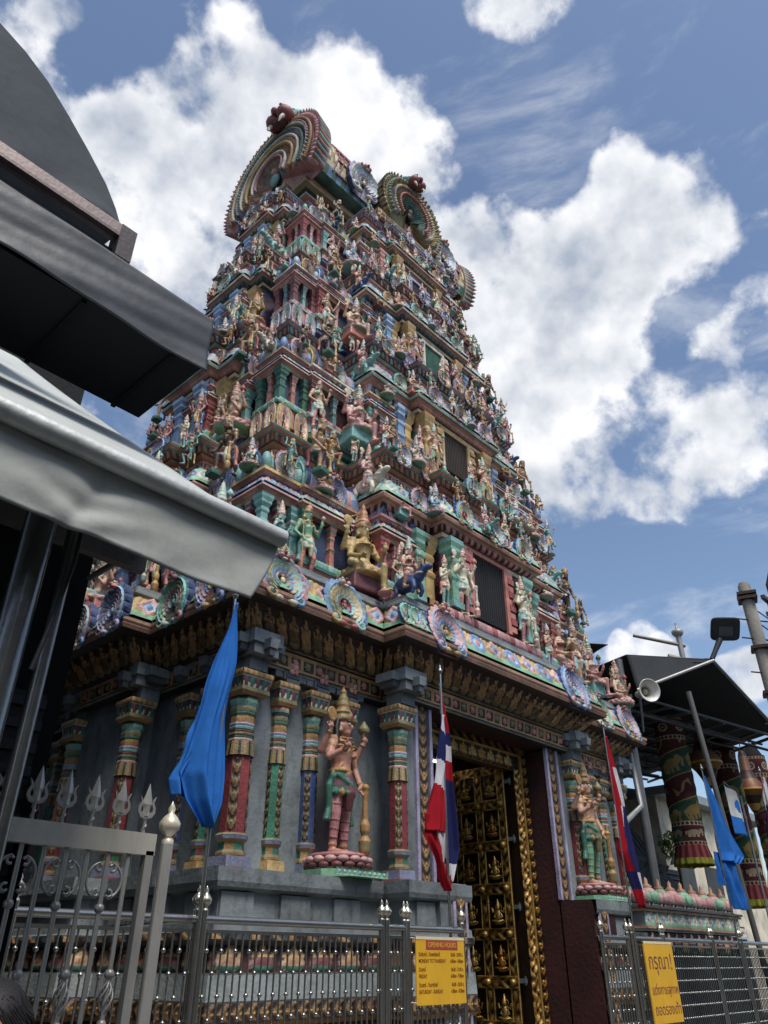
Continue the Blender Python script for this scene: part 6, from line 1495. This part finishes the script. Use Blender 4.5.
# low wall with lotus buds
lw = empty('low_wall', (17.95, 7.55, 0), 'low ornamental wall with painted lotus buds along its top at right', 'wall')
mb = MB(); mb.box((0, .3, 1.1), (6.6, .5, 2.2), K['dgrey'])
for z, d, cn in ((2.45, .06, 'lgrey'), (2.5, .1, 'tan'), (2.84, .1, 'tan'), (2.9, .14, 'dgrey')): mb.box((0, .3, z), (6.6+2*d, .5+2*d, .05), K[cn])
mb.box((0, .3, 2.67), (6.62, .52, .3), K['grey'])
mb.patch((-3.3, .03, 2.53), (3.3, .03, 2.53), (3.3, .03, 2.82), (-3.3, .03, 2.82), fn_floral(.42, ('aqua', 'sky', 'cream', 'rose', 'bone', 'salmon', 'green')), .025, .05)
mb.patch((3.32, .03, 2.53), (3.32, .57, 2.53), (3.32, .57, 2.82), (3.32, .03, 2.82), fn_floral(.42, ('bone', 'lav', 'cream', 'lav', 'bone', 'aqua', 'sky')), .025, .05)
mb.patch((-3.3, .03, 1.95), (3.3, .03, 1.95), (3.3, .03, 2.4), (-3.3, .03, 2.4), fn_figures(.5, ('soot', 'tan', 'dgrey', 'rose', 'dgreen')), .03, .06)
mb.build('wall', PAINT, lw)
for i in range(9):
    mb = MB(); x = -3.05+i*.76
    for c_, n_, rr, hh in ((('rose', 'green', 'pink')[i % 3], 9, .2, .14), (('pink', 'aqua', 'rose')[i % 3], 7, .13, .2)):
        for q in range(n_): mb.ell((rr, 0, 0), (.1, .11, hh), K[c_], 7, 5, T(x, .3, 3.12) @ RZ(2*PI*q/n_))
    mb.ell((x, .3, 3.2), (.22, .22, .16), K['rose' if i % 2 else 'green'], 10, 7); mb.lathe([(.12, 3.3), (.14, 3.36), (.05, 3.42), (.05, 3.5), (0, 3.56)], 9, K['tan'], T(x, .3, 0))
    mb.lathe([(.26, 2.9), (.3, 2.95), (.18, 3.0)], 10, K['dgrey'], T(x, .3, 0)); mb.build('lotus_bud', PAINT, lw)
mb = MB()
for i in range(26): mb.tube([(-3.2+i*.256, .15, 2.92), (-3.2+i*.256, .15, 3.02)], .05, K['tan'], 6)
mb.tube([(-3.3, .15, 3.03), (3.3, .15, 3.03)], .05, K['dgrey'], 6); mb.build('baluster_row', PAINT, lw)
lw.scale = (.72, .8, .88)
lw2 = empty('low_wall', (22.6, 8.6, 0), 'continuation of the low ornamental wall at the far right edge', 'wall'); lw2.scale = (1., 1., .88); mb = MB(); mb.box((0, .6, 1.4), (3.6, .5, 2.8), K['dgrey'])
mb.patch((-1.8, .33, 2.45), (1.8, .33, 2.45), (1.8, .33, 2.75), (-1.8, .33, 2.75), fn_floral(.42, ('bone', 'lav', 'cream', 'lav', 'bone', 'aqua', 'sky')), .03, .05); mb.build('wall', PAINT, lw2)
# background street beyond
dh = empty('dark_backdrop', (24.5, 16.5, 0), 'near-black backdrop block standing for the dark under the canopy behind the pavilion', 'building'); mb = MB(); mb.box((0, 0, 3.7), (7.5, 3, 7.4), lin('#141516')); mb.build('wall', CONC, dh); mb = MB(); mb.box((0, 0, 7.45), (7.8, 3.3, .12), K['soot']); mb.build('roof', DULL, dh)  # backdrop added where the space under the canopy goes dark
bg = empty('white_building', (33.5, 14.2, 0), 'white low building with grey roof far behind the hanging pillars', 'building')
mb = MB(); mb.box((0, 0, 3.5), (10, 3, 7.), K['bone']); mb.build('wall', CONC, bg); mb = MB(); mb.box((0, -.2, 7.1), (10.6, 3.8, .3), K['lgrey']); mb.build('roof', DULL, bg)
for x in (-3.5, -1, 1.5): mb = MB(); mb.box((x, -1.52, 4.2), (1.4, .06, 1.2), K['dgrey']); w_ = mb.build('window', STONE, bg)
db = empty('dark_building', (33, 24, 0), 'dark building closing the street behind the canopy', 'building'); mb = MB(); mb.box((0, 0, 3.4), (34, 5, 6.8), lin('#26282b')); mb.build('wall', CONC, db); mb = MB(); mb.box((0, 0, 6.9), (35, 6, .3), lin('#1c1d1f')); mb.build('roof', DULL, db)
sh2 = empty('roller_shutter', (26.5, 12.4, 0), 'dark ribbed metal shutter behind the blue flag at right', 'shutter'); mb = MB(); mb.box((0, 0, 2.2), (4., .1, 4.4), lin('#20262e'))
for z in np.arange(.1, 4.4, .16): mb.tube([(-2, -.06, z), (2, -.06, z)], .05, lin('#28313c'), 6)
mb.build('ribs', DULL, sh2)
bn = empty('street_banner', (23.9, 8.3, 0), 'blue and white cloth banner hanging beside the far right flag', 'banner')
mb = MB(); sheet(mb, lambda u, v: (-.45+1.1*u, .05*math.sin(u*8), 6.1-1.35*v-.25*u*(1-v)), 24, 24, K['white']); 
f_, c_, s_ = mb.G[0]; c_[:] = [K['flagblue'] if (j > 14 or math.hypot(i/24-.6, (j/24-.33)*1.3) < .2 and i > 7) else K['white'] for j in range(24) for i in range(24)]
o = mb.build('cloth', CLOTH, bn); md = o.modifiers.new('s', 'SOLIDIFY'); md.thickness = .006
mb = MB(); mb.tube([(-.45, 0, 6.15), (.7, 0, 5.85)], .015, K['grey'], 6); mb.tube([(.7, 0, 0), (.7, 0, 5.9)], .03, K['grey'], 8); mb.build('pole', DULL, bn)
bush = empty('leafy_shrub', (26.2, 11.3, 3.2), 'pale green leafy shrub between the textile pillar and blue flag', 'shrub')
mb = MB()
for i in range(420):
    d = rng.normal(size=3); d /= np.linalg.norm(d); p = d*np.array((.75, .5, .5))*rng.uniform(.5, 1.)+np.array((0, 0, 1.7)); a = rng.uniform(0, 6.3); s_ = rng.uniform(.05, .1)
    M = T(*p) @ RZ(a) @ RX(rng.uniform(-1, 1)); mb.add([(-s_*.6, 0, 0), (0, -s_*1.3, .01), (s_*.6, 0, 0), (0, s_*1.3, .02)], [(0, 1, 2, 3)], lin(('#8ea24a', '#a9b860', '#6f8a3c')[i % 3]), False, M)
mb.build('crown', LEAF, bush); mb = MB(); mb.tube([(0, 0, 0), (.05, 0, .9), (0, 0, 1.6)], [.05, .04, .02], K['brown'], 7); mb.build('trunk', LEAF, bush)
ws = MB(); sheet(ws, lambda u, v: (-.6+1.5*u, -.4+.8*v, .12*math.sin(u*6)+.1*math.sin(v*5)+.3*math.sin(u*PI)), 20, 12, K['white']); ws = ws.build('white_cover', CLOTH, None, (26.2, 10.9, 4.4)); md = ws.modifiers.new('s', 'SOLIDIFY'); md.thickness = .01; tag(ws, 'white plastic sheet lying below the pale green shrub', 'cover')

# ================================================================ ground, sky, light, camera
mb = MB(); mb.add([(-300, -300, 0), (300, -300, 0), (300, 300, 0), (-300, 300, 0)], [(0, 1, 2, 3)], K['dgrey']); tag(mb.build('ground', GROUND), kind='structure')
mb = MB(); mb.box((10, 6.9, .06), (44, 5.4, .12), K['lgrey']); tag(mb.build('pavement', PAVE), kind='structure')

SUN_EL, SUN_DIR = R(60), np.array((-.2, -.6))
sd = SUN_DIR/np.linalg.norm(SUN_DIR)*math.cos(SUN_EL); sdir = Vector((sd[0], sd[1], math.sin(SUN_EL)))
w = bpy.data.worlds.new('World'); scn.world = w; w.use_nodes = True; nt = w.node_tree; N = nt.nodes; L_ = nt.links; N.clear()
out_ = N.new('ShaderNodeOutputWorld'); bgd = N.new('ShaderNodeBackground'); L_.new(bgd.outputs[0], out_.inputs[0])
sky = N.new('ShaderNodeTexSky'); sky.sky_type = 'NISHITA'; sky.sun_disc = False; sky.sun_elevation = SUN_EL; sky.sun_rotation = math.atan2(sdir.x, sdir.y)
sky.air_density = 1.; sky.dust_density = 1.2; sky.ozone_density = 1.2
tc = N.new('ShaderNodeTexCoord'); D = tc.outputs['Generated']
def math_(op, a, b=None, c=None):
    n = N.new('ShaderNodeMath'); n.operation = op
    for i, x in enumerate((a, b, c)):
        if x is None: continue
        if isinstance(x, (int, float)): n.inputs[i].default_value = x
        else: L_.new(x, n.inputs[i])
    return n.outputs[0]
def noise(scale, det, off=(0, 0, 0), rough=.55, dist=0.):
    mp = N.new('ShaderNodeMapping'); mp.inputs['Location'].default_value = off; L_.new(D, mp.inputs[0])
    n = N.new('ShaderNodeTexNoise'); n.inputs['Scale'].default_value = scale; n.inputs['Detail'].default_value = det; n.inputs['Roughness'].default_value = rough; n.inputs['Distortion'].default_value = dist
    L_.new(mp.outputs[0], n.inputs['Vector']); return n.outputs[0]
acc = None
for x, y, z, cr, wt in CLOUDS:
    v = N.new('ShaderNodeVectorMath'); v.operation = 'DOT_PRODUCT'; L_.new(D, v.inputs[0]); v.inputs[1].default_value = (x, y, z)
    mr = N.new('ShaderNodeMapRange'); mr.interpolation_type = 'SMOOTHSTEP'; mr.inputs[1].default_value = 1-(1-cr)*1.3; mr.inputs[2].default_value = 1-(1-cr)*.02; mr.inputs[3].default_value = 0; mr.inputs[4].default_value = wt
    L_.new(v.outputs['Value'], mr.inputs[0]); acc = mr.outputs[0] if acc is None else math_('ADD', acc, mr.outputs[0])
acc = math_('MINIMUM', acc, .95); acc = math_('MAXIMUM', acc, -.6)
n1 = noise(5.5, 10, (0, 0, 0), .56, 0.); nl = noise(6.5, 6, (5, 2, 1), .5, 0.); n2 = noise(6.5, 6, (5.012, 2.0, .965), .5, 0.); n3 = noise(22, 7, (3, 1, 2), .58, 0.)
dens = math_('ADD', math_('MULTIPLY', acc, .66), math_('MULTIPLY', math_('SUBTRACT', n1, .5), 2.9))
dens = math_('ADD', dens, math_('MULTIPLY', math_('SUBTRACT', n3, .5), .7))
mk = N.new('ShaderNodeMapRange'); mk.interpolation_type = 'SMOOTHSTEP'; mk.inputs[1].default_value = .16; mk.inputs[2].default_value = .60; L_.new(dens, mk.inputs[0])
lit = math_('ADD', math_('MULTIPLY', math_('SUBTRACT', nl, n2), 5.), math_('MULTIPLY', math_('SUBTRACT', n3, .5), .7))
lit = math_('ADD', lit, math_('MULTIPLY', math_('SUBTRACT', n1, .5), .9))
lit = math_('ADD', lit, math_('MULTIPLY', math_('SUBTRACT', .5, dens), .55))
lm = N.new('ShaderNodeMapRange'); lm.inputs[1].default_value = -.95; lm.inputs[2].default_value = .45; L_.new(lit, lm.inputs[0])
mp_ = N.new('ShaderNodeMapping'); mp_.inputs['Scale'].default_value = (1.3, .55, 2.2); mp_.inputs['Rotation'].default_value = (.3, .5, .6); L_.new(D, mp_.inputs[0])
nw_ = N.new('ShaderNodeTexNoise'); nw_.inputs['Scale'].default_value = 5.; nw_.inputs['Detail'].default_value = 10; nw_.inputs['Roughness'].default_value = .62; nw_.inputs['Distortion'].default_value = .4; L_.new(mp_.outputs[0], nw_.inputs['Vector'])
wm = N.new('ShaderNodeMapRange'); wm.interpolation_type = 'SMOOTHSTEP'; wm.inputs[1].default_value = .47; wm.inputs[2].default_value = .78; wm.inputs[4].default_value = .6; L_.new(nw_.outputs[0], wm.inputs[0])
cov = math_('MAXIMUM', mk.outputs[0], wm.outputs[0])
cr_ = N.new('ShaderNodeMix'); cr_.data_type = 'RGBA'; cr_.inputs[6].default_value = (.30, .345, .42, 1); cr_.inputs[7].default_value = (.77, .77, .78, 1); L_.new(lm.outputs[0], cr_.inputs[0])
sk_ = N.new('ShaderNodeMix'); sk_.data_type = 'RGBA'; sk_.blend_type = 'MULTIPLY'; sk_.inputs[0].default_value = 1; SKYK = .112
L_.new(sky.outputs[0], sk_.inputs[6]); sk_.inputs[7].default_value = (SKYK, SKYK, SKYK, 1)
fin = N.new('ShaderNodeMix'); fin.data_type = 'RGBA'; L_.new(cov, fin.inputs[0]); L_.new(sk_.outputs[2], fin.inputs[6]); L_.new(cr_.outputs[2], fin.inputs[7])
L_.new(fin.outputs[2], bgd.inputs['Color']); bgd.inputs['Strength'].default_value = 1.
sun = bpy.data.lights.new('sun', 'SUN'); sun.energy = 2.1; sun.angle = R(20); sun.color = (1, .95, .88)
so = bpy.data.objects.new('sun', sun); COL.objects.link(so); so.rotation_euler = sdir.to_track_quat('Z', 'Y').to_euler(); so.location = (10, -5, 40)

cam = bpy.data.cameras.new('camera'); co_ = bpy.data.objects.new('camera', cam); COL.objects.link(co_); scn.camera = co_
cam.sensor_fit = 'VERTICAL'; cam.sensor_height = 32; cam.lens = 748/1024*32; cam.clip_end = 2000; cam.clip_start = .05
pit = math.atan(451/748); hd_ = R(43)
fwd_ = Vector((math.cos(hd_)*math.cos(pit), math.sin(hd_)*math.cos(pit), math.sin(pit)))
co_.location = (0, 0, 1.6); co_.rotation_euler = fwd_.to_track_quat('-Z', 'Y').to_euler()
vs = scn.view_settings; vs.view_transform = 'Standard'; vs.look = 'None'; vs.exposure = .5; vs.gamma = 1; vs.use_curve_mapping = False
scn.cycles.max_bounces = 6; scn.cycles.use_denoising = True
